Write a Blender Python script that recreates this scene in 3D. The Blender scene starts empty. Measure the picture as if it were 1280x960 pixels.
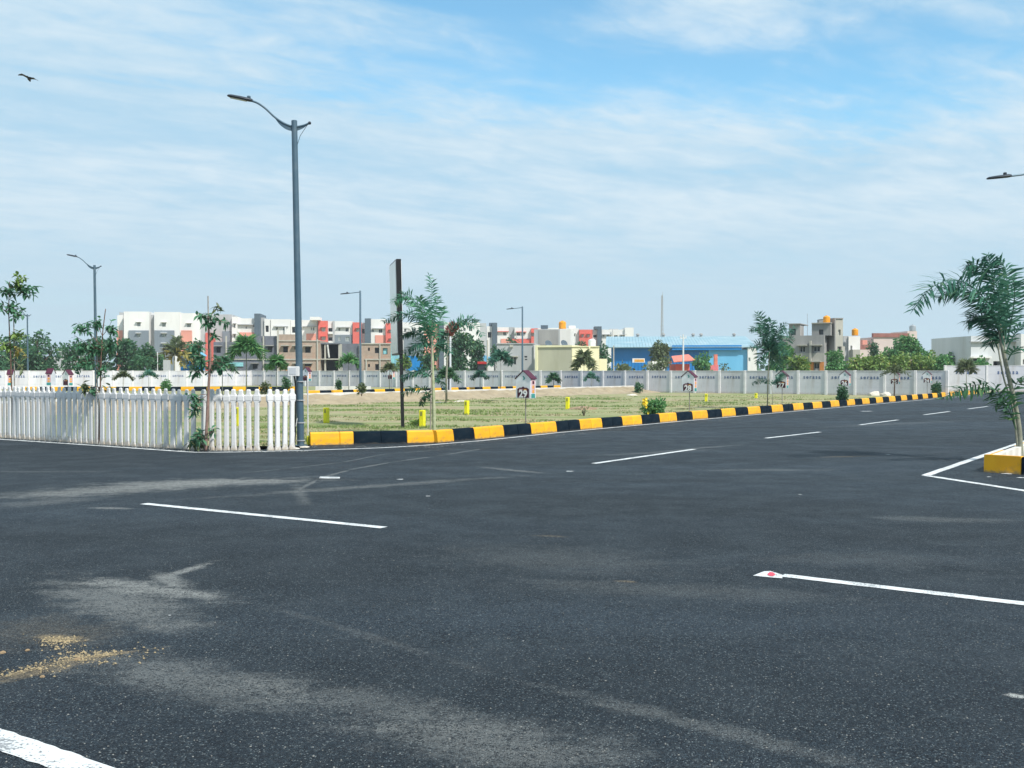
import bpy, bmesh, math, random
from mathutils import Vector, Matrix, noise
random.seed(11)
S = bpy.context.scene
COL = S.collection
R = math.radians

# ------------------------------------------------------------------ camera
F = 1280.0
PITCH = math.atan(16 / F)
EYE = 1.6
cam_d = bpy.data.cameras.new('camera'); cam_d.sensor_width = 36; cam_d.lens = 36
cam_d.clip_start = 0.1; cam_d.clip_end = 6000
cam = bpy.data.objects.new('camera', cam_d); COL.objects.link(cam)
cam.location = (0, 0, EYE); cam.rotation_euler = (R(90) - PITCH, 0, 0)
S.camera = cam

# ------------------------------------------------------------------ sun, sky, exposure
SUN_EL = R(50); sv = Vector((0.69, -0.72)).normalized()
sun_vec = Vector((sv.x * math.cos(SUN_EL), sv.y * math.cos(SUN_EL), math.sin(SUN_EL)))
sd = bpy.data.lights.new('sun', 'SUN'); sd.energy = 4.0; sd.angle = R(3.0); sd.color = (1.0, 0.955, 0.88)
so = bpy.data.objects.new('sun', sd); COL.objects.link(so)
so.rotation_euler = sun_vec.to_track_quat('Z', 'Y').to_euler(); so.location = (0, 0, 60)
S.view_settings.view_transform = 'Standard'; S.view_settings.look = 'None'
S.view_settings.exposure = 0.47; S.view_settings.gamma = 1
try: S.view_settings.use_curve_mapping = False
except Exception: pass

W = bpy.data.worlds.new('World'); S.world = W; W.use_nodes = True
wt = W.node_tree; wt.nodes.clear()
def nd(t, ty, **kw):
    n = t.nodes.new(ty)
    for k, v in kw.items():
        if k.startswith('i_'):
            key = k[2:]; key = int(key) if key.isdigit() else key
            n.inputs[key].default_value = v
        else: setattr(n, k, v)
    return n
def mth(t, op, a, b=None, c=None, clamp=False):
    n = t.nodes.new('ShaderNodeMath'); n.operation = op; n.use_clamp = clamp
    for i, x in enumerate((a, b, c)):
        if x is None: continue
        if isinstance(x, (int, float)): n.inputs[i].default_value = x
        else: t.links.new(x, n.inputs[i])
    return n.outputs[0]
def mixc(t, f, a, b, mode='MIX'):
    n = t.nodes.new('ShaderNodeMix'); n.data_type = 'RGBA'; n.blend_type = mode
    for idx, x in ((0, f), (6, a), (7, b)):
        if isinstance(x, (int, float)): n.inputs[idx].default_value = x
        elif isinstance(x, tuple): n.inputs[idx].default_value = (x[0], x[1], x[2], 1)
        else: t.links.new(x, n.inputs[idx])
    return n.outputs[2]
def mapr(t, v, a, b, c=0.0, d=1.0, smooth=True):
    n = t.nodes.new('ShaderNodeMapRange')
    if smooth: n.interpolation_type = 'SMOOTHSTEP'
    t.links.new(v, n.inputs[0])
    for i, x in enumerate((a, b, c, d)): n.inputs[i + 1].default_value = x
    return n.outputs[0]
def wnoise(vec, scale, detail=5, rough=0.55, dist=0.0):
    n = nd(wt, 'ShaderNodeTexNoise', i_Scale=scale, i_Detail=detail, i_Roughness=rough, i_Distortion=dist)
    wt.links.new(vec, n.inputs['Vector']); return n.outputs[0]
sky = nd(wt, 'ShaderNodeTexSky', sky_type='NISHITA'); sky.sun_disc = False
sky.sun_elevation = SUN_EL; sky.sun_rotation = math.atan2(sv.x, sv.y)
sky.air_density = 1.0; sky.dust_density = 0.6; sky.ozone_density = 1.0
tc = nd(wt, 'ShaderNodeTexCoord')
sep = nd(wt, 'ShaderNodeSeparateXYZ'); wt.links.new(tc.outputs['Generated'], sep.inputs[0])
X, Y, Z = sep.outputs
zc = mth(wt, 'ADD', mth(wt, 'MAXIMUM', Z, 0.0), 0.10)
cmb = nd(wt, 'ShaderNodeCombineXYZ')
wt.links.new(mth(wt, 'DIVIDE', X, zc), cmb.inputs[0]); wt.links.new(mth(wt, 'DIVIDE', Y, zc), cmb.inputs[1])
def wmap(rot, sc, loc=(0, 0, 0)):
    m = nd(wt, 'ShaderNodeMapping'); m.vector_type = 'TEXTURE'; m.inputs['Rotation'].default_value = (0, 0, R(rot)); m.inputs['Scale'].default_value = tuple(1 / k for k in sc)
    m.inputs['Location'].default_value = loc
    wt.links.new(cmb.outputs[0], m.inputs['Vector']); return m.outputs[0]
az = mth(wt, 'ARCTAN2', X, Y); el = mth(wt, 'ARCSINE', Z)
n_big = wnoise(wmap(24, (0.5, 0.9, 1), (3.1, 1.7, 0)), 0.75, 5, 0.55, 0.6)
n_mid = wnoise(wmap(28, (0.9, 1.7, 1), (7.3, 2.2, 0)), 1.2, 7, 0.56, 0.5)
n_fine = wnoise(wmap(34, (2.8, 5.0, 1), (1.3, 5.5, 0)), 1.8, 6, 0.6, 0.4)
# the gap in the cloud layer (a long, slightly tilted opening ahead of the camera) and its ragged edge
def gap(a0, e0, ra, re, tilt):
    da = mth(wt, 'SUBTRACT', az, a0); de = mth(wt, 'SUBTRACT', el, e0)
    c, s_ = math.cos(tilt), math.sin(tilt)
    p = mth(wt, 'DIVIDE', mth(wt, 'ADD', mth(wt, 'MULTIPLY', da, c), mth(wt, 'MULTIPLY', de, s_)), ra)
    q = mth(wt, 'DIVIDE', mth(wt, 'SUBTRACT', mth(wt, 'MULTIPLY', de, c), mth(wt, 'MULTIPLY', da, s_)), re)
    return mth(wt, 'SQRT', mth(wt, 'ADD', mth(wt, 'MULTIPLY', p, p), mth(wt, 'MULTIPLY', q, q)))
g1 = gap(0.18, 0.282, 0.38, 0.046, -0.05)
g2 = gap(-0.03, 0.350, 0.20, 0.020, -0.10)
g = mth(wt, 'MINIMUM', g1, g2)
nn = mth(wt, 'ADD', mth(wt, 'MULTIPLY', n_mid, 0.85), mth(wt, 'MULTIPLY', n_fine, 0.40))
gm = mth(wt, 'ADD', g, mth(wt, 'MULTIPLY', mth(wt, 'SUBTRACT', nn, 0.62), 3.2))
cover_gap = mapr(wt, gm, 0.25, 1.75, 0.06, 1.0)
cover_gen = mapr(wt, mth(wt, 'ADD', mth(wt, 'MULTIPLY', n_big, 0.6), mth(wt, 'MULTIPLY', nn, 0.4)), 0.34, 0.56, 0.93, 1.0)
low = mapr(wt, el, 0.02, 0.20, 1.0, 0.0)
cover = mth(wt, 'MULTIPLY', cover_gap, mth(wt, 'MAXIMUM', cover_gen, mth(wt, 'MULTIPLY', low, 0.8)), clamp=True)
bright = mapr(wt, mth(wt, 'ADD', mth(wt, 'MULTIPLY', n_mid, 0.38), mth(wt, 'ADD', mth(wt, 'MULTIPLY', n_big, 0.36), mth(wt, 'MULTIPLY', n_fine, 0.26))), 0.37, 0.63)
bright = mth(wt, 'MULTIPLY', bright, mapr(wt, el, 0.04, 0.16, 0.12, 1.0))
cl = mixc(wt, bright, (0.330, 0.500, 0.630), (0.530, 0.625, 0.690))
cl = mixc(wt, mth(wt, 'MULTIPLY', low, 0.8), cl, (0.435, 0.550, 0.620))
SKY_K = 0.10
skc = mixc(wt, 1.0, sky.outputs[0], (SKY_K * 0.98, SKY_K * 1.50, SKY_K * 1.50), 'MULTIPLY')
fin = mixc(wt, cover, skc, cl)
bg = nd(wt, 'ShaderNodeBackground', i_Strength=1.0); wt.links.new(fin, bg.inputs[0])
wo = nd(wt, 'ShaderNodeOutputWorld'); wt.links.new(bg.outputs[0], wo.inputs[0])

# ------------------------------------------------------------------ measuring helpers (photo pixel -> place)
cp, sp = math.cos(PITCH), math.sin(PITCH)
def ray(u, v):
    x = (u - 640) / F; h = (480 - v) / F
    return Vector((x, cp + h * sp, h * cp - sp))
def G(u, v, z=0.0):
    d = ray(u, v); t = (z - EYE) / d.z
    return Vector((d.x * t, d.y * t, z))
def P(u, v, Yd):
    d = ray(u, v); t = Yd / d.y
    return Vector((d.x * t, Yd, EYE + d.z * t))
D2 = Vector((0.5735, 0.819, 0)).normalized()      # along the main road
DA = Vector((D2.y, -D2.x, 0))                     # across it
ROT_A = math.atan2(DA.y, DA.x)

# ------------------------------------------------------------------ materials
MATS = {}
def mat(name, c1, c2=None, scale=3.0, rough=0.8, bump=0.0, bscale=40.0, detail=4, streak=False, metal=0.0,
        spec=0.3, objrand=0.0, dirt=None, dscale=1.3, damt=0.5, zd=None):
    if name in MATS: return MATS[name]
    m = bpy.data.materials.new(name); m.use_nodes = True; t = m.node_tree
    b = t.nodes['Principled BSDF']
    b.inputs['Roughness'].default_value = rough; b.inputs['Metallic'].default_value = metal
    b.inputs['Specular IOR Level'].default_value = spec
    c2 = c2 or tuple(x * 0.82 for x in c1)
    co = t.nodes.new('ShaderNodeTexCoord')
    vec = co.outputs['Object']
    if streak:
        mp = t.nodes.new('ShaderNodeMapping'); mp.inputs['Scale'].default_value = (1, 1, 0.18)
        t.links.new(vec, mp.inputs[0]); vec2 = mp.outputs[0]
    else: vec2 = vec
    n = nd(t, 'ShaderNodeTexNoise', i_Scale=scale, i_Detail=detail, i_Roughness=0.6); t.links.new(vec2, n.inputs['Vector'])
    col = mixc(t, mapr(t, n.outputs[0], 0.35, 0.65), c1, c2)
    if dirt:
        n3 = nd(t, 'ShaderNodeTexNoise', i_Scale=dscale, i_Detail=6, i_Roughness=0.7); t.links.new(vec2, n3.inputs['Vector'])
        col = mixc(t, mth(t, 'MULTIPLY', mapr(t, n3.outputs[0], 0.5, 0.72), damt), col, dirt)
    if zd:      # mud splashed up from the ground: (height, colour, strength)
        sz = t.nodes.new('ShaderNodeSeparateXYZ'); t.links.new(co.outputs['Object'], sz.inputs[0])
        n5 = nd(t, 'ShaderNodeTexNoise', i_Scale=14.0, i_Detail=6, i_Roughness=0.7); 
        oj = t.nodes.new('ShaderNodeObjectInfo'); va = t.nodes.new('ShaderNodeVectorMath'); va.operation = 'ADD'
        t.links.new(oj.outputs['Location'], va.inputs[0]); t.links.new(vec, va.inputs[1]); t.links.new(va.outputs[0], n5.inputs['Vector'])
        f5 = mth(t, 'ADD', sz.outputs[2], mth(t, 'MULTIPLY', mth(t, 'SUBTRACT', n5.outputs[0], 0.5), zd[0] * 3.0))
        col = mixc(t, mapr(t, f5, 0.0, zd[0], zd[2], 0.0), col, zd[1])
    if objrand:
        oi = t.nodes.new('ShaderNodeObjectInfo')
        hsv = t.nodes.new('ShaderNodeHueSaturation'); t.links.new(col, hsv.inputs['Color'])
        t.links.new(mapr(t, oi.outputs['Random'], 0, 1, 1 - objrand, 1 + objrand, False), hsv.inputs['Value'])
        col = hsv.outputs[0]
    t.links.new(col, b.inputs['Base Color'])
    if bump:
        n2 = nd(t, 'ShaderNodeTexNoise', i_Scale=bscale, i_Detail=3); t.links.new(vec, n2.inputs['Vector'])
        bp = nd(t, 'ShaderNodeBump', i_Strength=bump, i_Distance=0.01); t.links.new(n2.outputs[0], bp.inputs['Height'])
        t.links.new(bp.outputs[0], b.inputs['Normal'])
    MATS[name] = m; return m
def leafmat(name, c1, c2, c3=None, scale=6.0, trans=0.3):
    if name in MATS: return MATS[name]
    m = bpy.data.materials.new(name); m.use_nodes = True; t = m.node_tree
    b = t.nodes['Principled BSDF']; b.inputs['Roughness'].default_value = 0.5; b.inputs['Specular IOR Level'].default_value = 0.35
    gi = t.nodes.new('ShaderNodeNewGeometry'); co = t.nodes.new('ShaderNodeTexCoord')
    n = nd(t, 'ShaderNodeTexNoise', i_Scale=scale, i_Detail=2); t.links.new(co.outputs['Object'], n.inputs['Vector'])
    f = mth(t, 'ADD', mth(t, 'MULTIPLY', n.outputs[0], 0.6), mth(t, 'MULTIPLY', gi.outputs['Random Per Island'], 0.4))
    col = mixc(t, mapr(t, f, 0.3, 0.72), c1, c2)
    if c3: col = mixc(t, mapr(t, gi.outputs['Random Per Island'], 0.9, 0.97), col, c3)
    t.links.new(col, b.inputs['Base Color'])
    tr = t.nodes.new('ShaderNodeBsdfTranslucent'); t.links.new(col, tr.inputs[0])
    mx = t.nodes.new('ShaderNodeMixShader'); mx.inputs[0].default_value = trans
    t.links.new(b.outputs[0], mx.inputs[1]); t.links.new(tr.outputs[0], mx.inputs[2])
    t.links.new(mx.outputs[0], t.nodes['Material Output'].inputs[0])
    MATS[name] = m; return m

# ------------------------------------------------------------------ mesh helpers
class MB:
    def __init__(s): s.v = []; s.f = []; s.m = []; s.cur = 0
    def add(s, vs, fs):
        o = len(s.v); s.v += [tuple(x) for x in vs]; s.f += [tuple(i + o for i in f) for f in fs]; s.m += [s.cur] * len(fs); return s
    def box(s, a, b):
        x0, y0, z0 = a; x1, y1, z1 = b
        return s.add([(x0,y0,z0),(x1,y0,z0),(x1,y1,z0),(x0,y1,z0),(x0,y0,z1),(x1,y0,z1),(x1,y1,z1),(x0,y1,z1)],
              [(0,3,2,1),(4,5,6,7),(0,1,5,4),(1,2,6,5),(2,3,7,6),(3,0,4,7)])
    def cbox(s, a, b, c=0.01):       # box with chamfered edges along its vertical and top edges
        x0, y0, z0 = a; x1, y1, z1 = b; pts = []
        for z, k in ((z0, 0), (z1 - c, 0), (z1, c)):
            pts.append([(x0+c+k,y0+k,z),(x1-c-k,y0+k,z),(x1-k,y0+c+k,z),(x1-k,y1-c-k,z),(x1-c-k,y1-k,z),(x0+c+k,y1-k,z),(x0+k,y1-c-k,z),(x0+k,y0+c+k,z)])
        return s.rings(pts)
    def rings(s, rs, caps=True, closed=True):
        o = len(s.v); n = len(rs[0]); fs = []; vs = [p for r in rs for p in r]
        for i in range(len(rs) - 1):
            for j in range(n if closed else n - 1):
                a = i*n + j; b = i*n + (j+1) % n
                fs.append((a, b, b + n, a + n))
        if caps: fs.append(tuple(reversed(range(n)))); fs.append(tuple(range((len(rs)-1)*n, len(rs)*n)))
        return s.add(vs, fs)
    def tube(s, pts, rad, n=8, caps=True):
        pts = [Vector(p) for p in pts]; rs = []
        if not isinstance(rad, (list, tuple)): rad = [rad] * len(pts)
        up = Vector((0, 0, 1)); pa = None
        for i, p in enumerate(pts):
            d = (pts[min(i+1, len(pts)-1)] - pts[max(i-1, 0)]).normalized()
            if pa is None: pa = d.cross(up if abs(d.z) < 0.9 else Vector((1, 0, 0))).normalized()
            pa = (pa - d * pa.dot(d)).normalized(); q = d.cross(pa)
            rs.append([tuple(p + (pa * math.cos(2*math.pi*k/n) + q * math.sin(2*math.pi*k/n)) * rad[i]) for k in range(n)])
        return s.rings(rs, caps)
    def lathe(s, prof, n=20, c=(0, 0, 0)):
        rs = [[(c[0] + r*math.cos(2*math.pi*k/n), c[1] + r*math.sin(2*math.pi*k/n), c[2] + z) for k in range(n)] for r, z in prof]
        return s.rings(rs)
    def prism(s, poly, y0, y1):      # polygon in xz, extruded along y
        n = len(poly)
        vs = [(x, y0, z) for x, z in poly] + [(x, y1, z) for x, z in poly]
        fs = [tuple(range(n)), tuple(reversed(range(n, 2*n)))] + [(i, i + n, (i+1) % n + n, (i+1) % n) for i in range(n)]
        return s.add(vs, fs)
    def quad(s, a, b, c, d): return s.add([a, b, c, d], [(0, 1, 2, 3)])
    def mesh(s, name, mats, smooth=False):
        me = bpy.data.meshes.new(name); me.from_pydata(s.v, [], s.f)
        for m in (mats if isinstance(mats, (list, tuple)) else [mats]): me.materials.append(m)
        if any(s.m): me.polygons.foreach_set('material_index', s.m)
        bm = bmesh.new(); bm.from_mesh(me); bmesh.ops.recalc_face_normals(bm, faces=bm.faces); bm.to_mesh(me); bm.free()
        if smooth:
            me.polygons.foreach_set('use_smooth', [True] * len(me.polygons))
        me.update(); return me
    def build(s, name, mats, parent=None, smooth=False, loc=None, rz=0.0):
        return link(name, s.mesh(name, mats, smooth), parent, loc, rz)
def raw_mesh(name, v, f, m, smooth=False):
    me = bpy.data.meshes.new(name); me.from_pydata(v, [], f); me.materials.append(m)
    if smooth: me.polygons.foreach_set('use_smooth', [True] * len(me.polygons))
    me.update(); return me
def link(name, me, parent=None, loc=None, rz=0.0):
    o = bpy.data.objects.new(name, me); COL.objects.link(o)
    if parent: o.parent = parent
    if loc is not None: o.location = loc
    if rz: o.rotation_euler.z = rz
    return o
def tag(o, label=None, cat=None, group=None, kind=None):
    if label: o['label'] = label
    if cat: o['category'] = cat
    if group: o['group'] = group
    if kind: o['kind'] = kind
    return o
def thing(name, label, cat, loc=(0, 0, 0), rz=0.0, group=None):
    o = bpy.data.objects.new(name, None); COL.objects.link(o); o.empty_display_size = 0.3
    o.location = loc; o.rotation_euler = (0, 0, rz); return tag(o, label, cat, group)
def copy_tree(o, parent=None):
    c = o.copy(); COL.objects.link(c)
    if parent: c.parent = parent
    for ch in [k for k in bpy.data.objects if k.parent == o]: copy_tree(ch, c)
    return c
def smooth_auto(o, ang=35):
    me = o.data; me.polygons.foreach_set('use_smooth', [True] * len(me.polygons))
    try: me.set_sharp_from_angle(angle=R(ang))
    except Exception: pass

# ------------------------------------------------------------------ setting: ground
def ground_mat():
    m = bpy.data.materials.new('plot_soil'); m.use_nodes = True; t = m.node_tree; b = t.nodes['Principled BSDF']
    b.inputs['Roughness'].default_value = 0.95; b.inputs['Specular IOR Level'].default_value = 0.1
    ge = t.nodes.new('ShaderNodeNewGeometry')
    def nz(s, d=6, r=0.6, vec=None):
        n = nd(t, 'ShaderNodeTexNoise', i_Scale=s, i_Detail=d, i_Roughness=r); t.links.new(vec or ge.outputs['Position'], n.inputs['Vector']); return n.outputs[0]
    mp = t.nodes.new('ShaderNodeMapping'); mp.inputs['Scale'].default_value = (0.35, 1.0, 1)
    t.links.new(ge.outputs['Position'], mp.inputs[0])
    n1 = nz(0.45, 7, 0.65, mp.outputs[0]); n2 = nz(2.5); n3 = nz(14, 4)
    soil = mixc(t, mapr(t, n2, 0.3, 0.7), (0.36, 0.30, 0.20), (0.28, 0.23, 0.15))
    dry = mixc(t, mapr(t, n2, 0.35, 0.65), (0.32, 0.315, 0.18), (0.25, 0.26, 0.135))
    grs = mixc(t, mapr(t, n3, 0.35, 0.65), (0.21, 0.25, 0.10), (0.155, 0.20, 0.075))
    c = mixc(t, mapr(t, n1, 0.38, 0.50), soil, dry)
    c = mixc(t, mth(t, 'MULTIPLY', mapr(t, n1, 0.50, 0.60), 0.85), c, grs)
    c = mixc(t, mth(t, 'MULTIPLY', mapr(t, n3, 0.55, 0.75), 0.5), c, (0.15, 0.12, 0.08))
    t.links.new(c, b.inputs['Base Color'])
    bp = nd(t, 'ShaderNodeBump', i_Strength=0.9, i_Distance=0.06); t.links.new(nz(9, 6, 0.7), bp.inputs['Height']); t.links.new(bp.outputs[0], b.inputs['Normal'])
    return m
GROUND = ground_mat()
mb = MB(); n = 60
# one sheet to the horizon: finer near the plots, gently uneven behind the kerb
kerb0 = G(543, 553.5); K0 = G(388, 557); K1 = kerb0
def plot_side(x, y):
    """metres behind the kerb / fence line (positive = in the plots)"""
    p = Vector((x, y, 0))
    a = (p - G(594, 549.5)).dot(-DA)
    b = (p - G(388, 557)).dot(Vector((0, 1, 0)))
    c = (p - G(120, 555)).dot(D2)
    nK = Vector((-(K1 - K0).y, (K1 - K0).x, 0)).normalized(); b = (p - K0).dot(nK) - 0.1
    if x < -4.6: b = min(y - 21.2, c)
    return min(a, b)
xs = [-1500, -600, -300, -150, -90] + [-60 + i * 1.25 for i in range(86)] + [60, 90, 150, 300, 600, 1500]
ys = [-300, -100, -40, -10, 5, 14] + [18 + i * 0.9 for i in range(75)] + [92, 105, 130, 170, 250, 400, 800, 2600]
vs = []
for y in ys:
    for x in xs:
        z = 0.0
        if 18 < y < 86 and -60 < x < 46:
            d = plot_side(x, y)
            k = max(0, min(1, (d - 0.4) / 1.5))
            z = k * (0.05 * noise.noise(Vector((x * 0.35, y * 0.5, 1))) + 0.035 * noise.noise(Vector((x * 1.1, y * 1.4, 5))) + 0.04)
        vs.append((x, y, z))
fs = [(j*len(xs)+i, j*len(xs)+i+1, (j+1)*len(xs)+i+1, (j+1)*len(xs)+i) for j in range(len(ys)-1) for i in range(len(xs)-1)]
tag(link('ground', raw_mesh('ground', vs, fs, GROUND, True)), kind='structure')

# asphalt
def asphalt_mat():
    m = bpy.data.materials.new('asphalt'); m.use_nodes = True; t = m.node_tree; b = t.nodes['Principled BSDF']
    b.inputs['Specular IOR Level'].default_value = 0.28
    ge = t.nodes.new('ShaderNodeNewGeometry'); pos = ge.outputs['Position']
    def nz(s, d=5, r=0.6, vec=None, dist=0.0):
        n = nd(t, 'ShaderNodeTexNoise', i_Scale=s, i_Detail=d, i_Roughness=r, i_Distortion=dist); t.links.new(vec or pos, n.inputs['Vector']); return n.outputs[0]
    mp = t.nodes.new('ShaderNodeMapping'); mp.inputs['Rotation'].default_value = (0, 0, 0.6); mp.inputs['Scale'].default_value = (0.3, 1.0, 1)
    t.links.new(pos, mp.inputs[0])
    big = nz(0.55, 6, 0.6, mp.outputs[0], 0.6); med = nz(2.6, 5, 0.65)
    col = mixc(t, mapr(t, big, 0.36, 0.64), (0.0038, 0.0094, 0.0205), (0.0115, 0.0220, 0.0400))
    col = mixc(t, mth(t, 'MULTIPLY', mapr(t, med, 0.45, 0.7), 0.5), col, (0.019, 0.031, 0.046))
    # aggregate: small stones, a few pale ones
    vo = nd(t, 'ShaderNodeTexVoronoi', i_Scale=150.0); t.links.new(pos, vo.inputs['Vector'])
    vsep = t.nodes.new('ShaderNodeSeparateColor'); t.links.new(vo.outputs['Color'], vsep.inputs[0])
    r1 = vsep.outputs[0]
    col = mixc(t, mapr(t, r1, 0.45, 1.0, 0.0, 0.72), col, (0.085, 0.128, 0.160))
    col = mixc(t, mapr(t, r1, 0.5, 0.0, 0.0, 0.75), col, (0.002, 0.004, 0.008))
    gr = nz(55, 4, 0.75); col = mixc(t, mapr(t, gr, 0.42, 0.30, 0.0, 0.8), col, (0.004, 0.007, 0.012)); col = mixc(t, mapr(t, gr, 0.55, 0.72, 0.0, 0.6), col, (0.078, 0.100, 0.104))
    gr2 = nz(18, 4, 0.7); col = mixc(t, mapr(t, gr2, 0.45, 0.30, 0.0, 0.5), col, (0.003, 0.006, 0.010)); col = mixc(t, mapr(t, gr2, 0.55, 0.72, 0.0, 0.28), col, (0.07, 0.085, 0.09))
    hz = nz(0.22, 4, 0.55, mp.outputs[0], 0.8); col = mixc(t, mapr(t, hz, 0.36, 0.64, 0.55, 0.0), col, (0.004, 0.0085, 0.013))
    col = mixc(t, mapr(t, vsep.outputs[1], 0.93, 0.99, 0.0, 0.7), col, (0.22, 0.255, 0.265))
    vb = nd(t, 'ShaderNodeTexVoronoi', i_Scale=70.0); t.links.new(pos, vb.inputs['Vector'])
    vs2 = t.nodes.new('ShaderNodeSeparateColor'); t.links.new(vb.outputs['Color'], vs2.inputs[0])
    col = mixc(t, mapr(t, vs2.outputs[1], 0.80, 0.98, 0.0, 0.20), col, (0.11, 0.125, 0.13))
    # dust patches, tyre trails: (u,v) centre, second point giving direction and half length, half width (m), strength, colour
    tan = (0.26, 0.205, 0.13); grey = (0.295, 0.305, 0.295)
    pat = [((260, 604), (400, 600), 0.55, 0.95, grey), ((130, 614), (270, 606), 0.55, 0.75, grey), ((140, 636), (165, 637), 0.09, 0.7, grey),
           ((60, 628), (120, 622), 0.35, 0.32, grey),
           ((190, 737), (90, 722), 0.17, 0.95, grey), ((236, 713), (268, 703), 0.07, 0.95, grey), ((212, 725), (225, 735), 0.12, 0.8, grey), ((150, 755), (240, 790), 0.34, 0.55, grey),
           ((240, 850), (420, 890), 0.28, 0.42, grey), ((60, 790), (150, 800), 0.35, 0.22, tan), ((75, 800), (100, 803), 0.075, 1.0, (.40, .31, .18)), ((60, 838), (140, 818), 0.07, 0.7, tan),
           ((120, 822), (190, 812), 0.035, 0.9, tan), ((25, 842), (90, 825), 0.03, 1.0, tan), ((460, 880), (600, 915), 0.22, 0.26, grey),
           ((460, 796), (600, 838), 0.06, 0.16, grey), ((860, 905), (1080, 960), 0.09, 0.28, grey), ((620, 930), (800, 960), 0.35, 0.4, grey),
           ((470, 608), (640, 596), 0.20, 0.40, grey), ((640, 588), (680, 592), 0.12, 0.55, grey), ((820, 566), (900, 562), 0.2, 0.28, grey),
           ((1062, 571), (1100, 570), 0.12, 0.45, tan), ((960, 588), (1040, 588), 0.18, 0.3, grey), ((880, 560), (930, 556), 0.10, 0.45, grey),
           ((785, 728), (800, 729), 0.03, 0.7, tan), ((690, 671), (712, 672), 0.05, 0.4, tan), ((376, 618), (384, 632), 0.10, 0.35, grey),
           ((1275, 872), (1295, 874), 0.035, 1.0, (0.55, 0.56, 0.54)), ((1180, 650), (1280, 652), 0.22, 0.25, grey),
           ((40, 590), (140, 590), 0.10, 0.25, grey), ((1120, 530), (1200, 526), 0.4, 0.2, grey), ((700, 700), (860, 712), 0.6, 0.16, grey),
           ((860, 740), (1100, 750), 0.25, 0.18, grey), ((1080, 700), (1240, 700), 0.35, 0.12, grey)]
    arc = [(375, 612), (400, 598), (440, 587), (490, 578), (550, 570), (610, 560)]
    for i in range(len(arc) - 1):
        c_ = ((arc[i][0]+arc[i+1][0])/2, (arc[i][1]+arc[i+1][1])/2); pat.append((c_, arc[i+1], 0.045, 0.6, grey))
    arc = [(300, 592), (360, 586), (430, 578), (480, 568), (560, 562)]
    for i in range(len(arc) - 1):
        c_ = ((arc[i][0]+arc[i+1][0])/2, (arc[i][1]+arc[i+1][1])/2); pat.append((c_, arc[i+1], 0.05, 0.38, grey))
    nA = nz(3.2, 6, 0.7); nB = nz(60, 3, 0.6); nS = nz(5, 6, 0.7, mp.outputs[0])
    edge = mth(t, 'ADD', mth(t, 'MULTIPLY', nA, 1.1), mth(t, 'ADD', mth(t, 'MULTIPLY', nB, 0.5), mth(t, 'MULTIPLY', nS, 0.8)))
    edge = mth(t, 'MULTIPLY', mth(t, 'SUBTRACT', edge, 1.2), 2.1)
    brk = mapr(t, mth(t, 'ADD', mth(t, 'ADD', mth(t, 'MULTIPLY', mth(t, 'SUBTRACT', r1, 0.5), 0.16), mth(t, 'MULTIPLY', nz(70, 4, 0.7), 0.55)), mth(t, 'ADD', mth(t, 'MULTIPLY', nz(14, 5, 0.7), 0.35), mth(t, 'MULTIPLY', nA, 0.2))), 0.455, 0.575, 0.08, 1.0)
    for c_, e_, w_, st, cc in pat:
        a = G(*c_); e = G(*e_); d = e - a; L = max(d.length, 0.02); ang = math.atan2(d.y, d.x)
        q = t.nodes.new('ShaderNodeMapping'); q.vector_type = 'TEXTURE'
        q.inputs['Location'].default_value = (a.x, a.y, 0); q.inputs['Rotation'].default_value = (0, 0, ang); q.inputs['Scale'].default_value = (L, w_, 1)
        t.links.new(pos, q.inputs[0])
        vl = t.nodes.new('ShaderNodeVectorMath'); vl.operation = 'LENGTH'; t.links.new(q.outputs[0], vl.inputs[0])
        rr = mth(t, 'ADD', vl.outputs['Value'], mth(t, 'MULTIPLY', edge, 1.0))
        mk = mth(t, 'MULTIPLY', mapr(t, rr, 0.25, 1.3, st, 0.0), brk)
        col = mixc(t, mk, col, cc)
    # dusty gutters
    g2 = nz(1.2, 6, 0.7, mp.outputs[0])
    col = mixc(t, mapr(t, g2, 0.58, 0.78, 0.0, 0.30), col, (0.08, 0.10, 0.115))
    t.links.new(col, b.inputs['Base Color'])
    t.links.new(mapr(t, nz(1.5), 0.3, 0.7, 0.62, 0.85), b.inputs['Roughness'])
    h = mth(t, 'ADD', mth(t, 'MULTIPLY', vo.outputs['Distance'], -1.0), mth(t, 'MULTIPLY', nz(30, 3), 0.8))
    bp = nd(t, 'ShaderNodeBump', i_Strength=1.0, i_Distance=0.012); t.links.new(h, bp.inputs['Height']); t.links.new(bp.outputs[0], b.inputs['Normal'])
    return m
ASPH = asphalt_mat()
K0 = G(388, 557); K1 = kerb0
KS = G(594, 549.5)                                # on the straight kerb line
tb = (K1 - KS).dot(D2); Kb = KS + D2 * tb          # bend point on the line
KE = KS + D2 * 61.3
far_end = KE + D2 * 3
poly = [Vector((-140, -40, 0)), Vector((140, -40, 0)), Vector((140, 60, 0)), Vector((90, 82, 0)), Vector((38, 82, 0)), far_end, Kb, K0 + Vector((0, 0.05, 0)),
        G(372, 562) , G(262, 562.0), G(245, 561.5), G(0, 546.5), G(0, 546.5) - DA * 60, Vector((-140, 60, 0))]
bm = bmesh.new(); vv = [bm.verts.new((p.x, p.y, 0.006)) for p in poly]; f = bm.faces.new(vv)
bmesh.ops.triangulate(bm, faces=[f]); me = bpy.data.meshes.new('road'); bm.to_mesh(me); bm.free()
for p in me.polygons:
    if p.normal.z < 0: p.flip()
me.materials.append(ASPH); tag(link('road', me), kind='structure')

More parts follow.
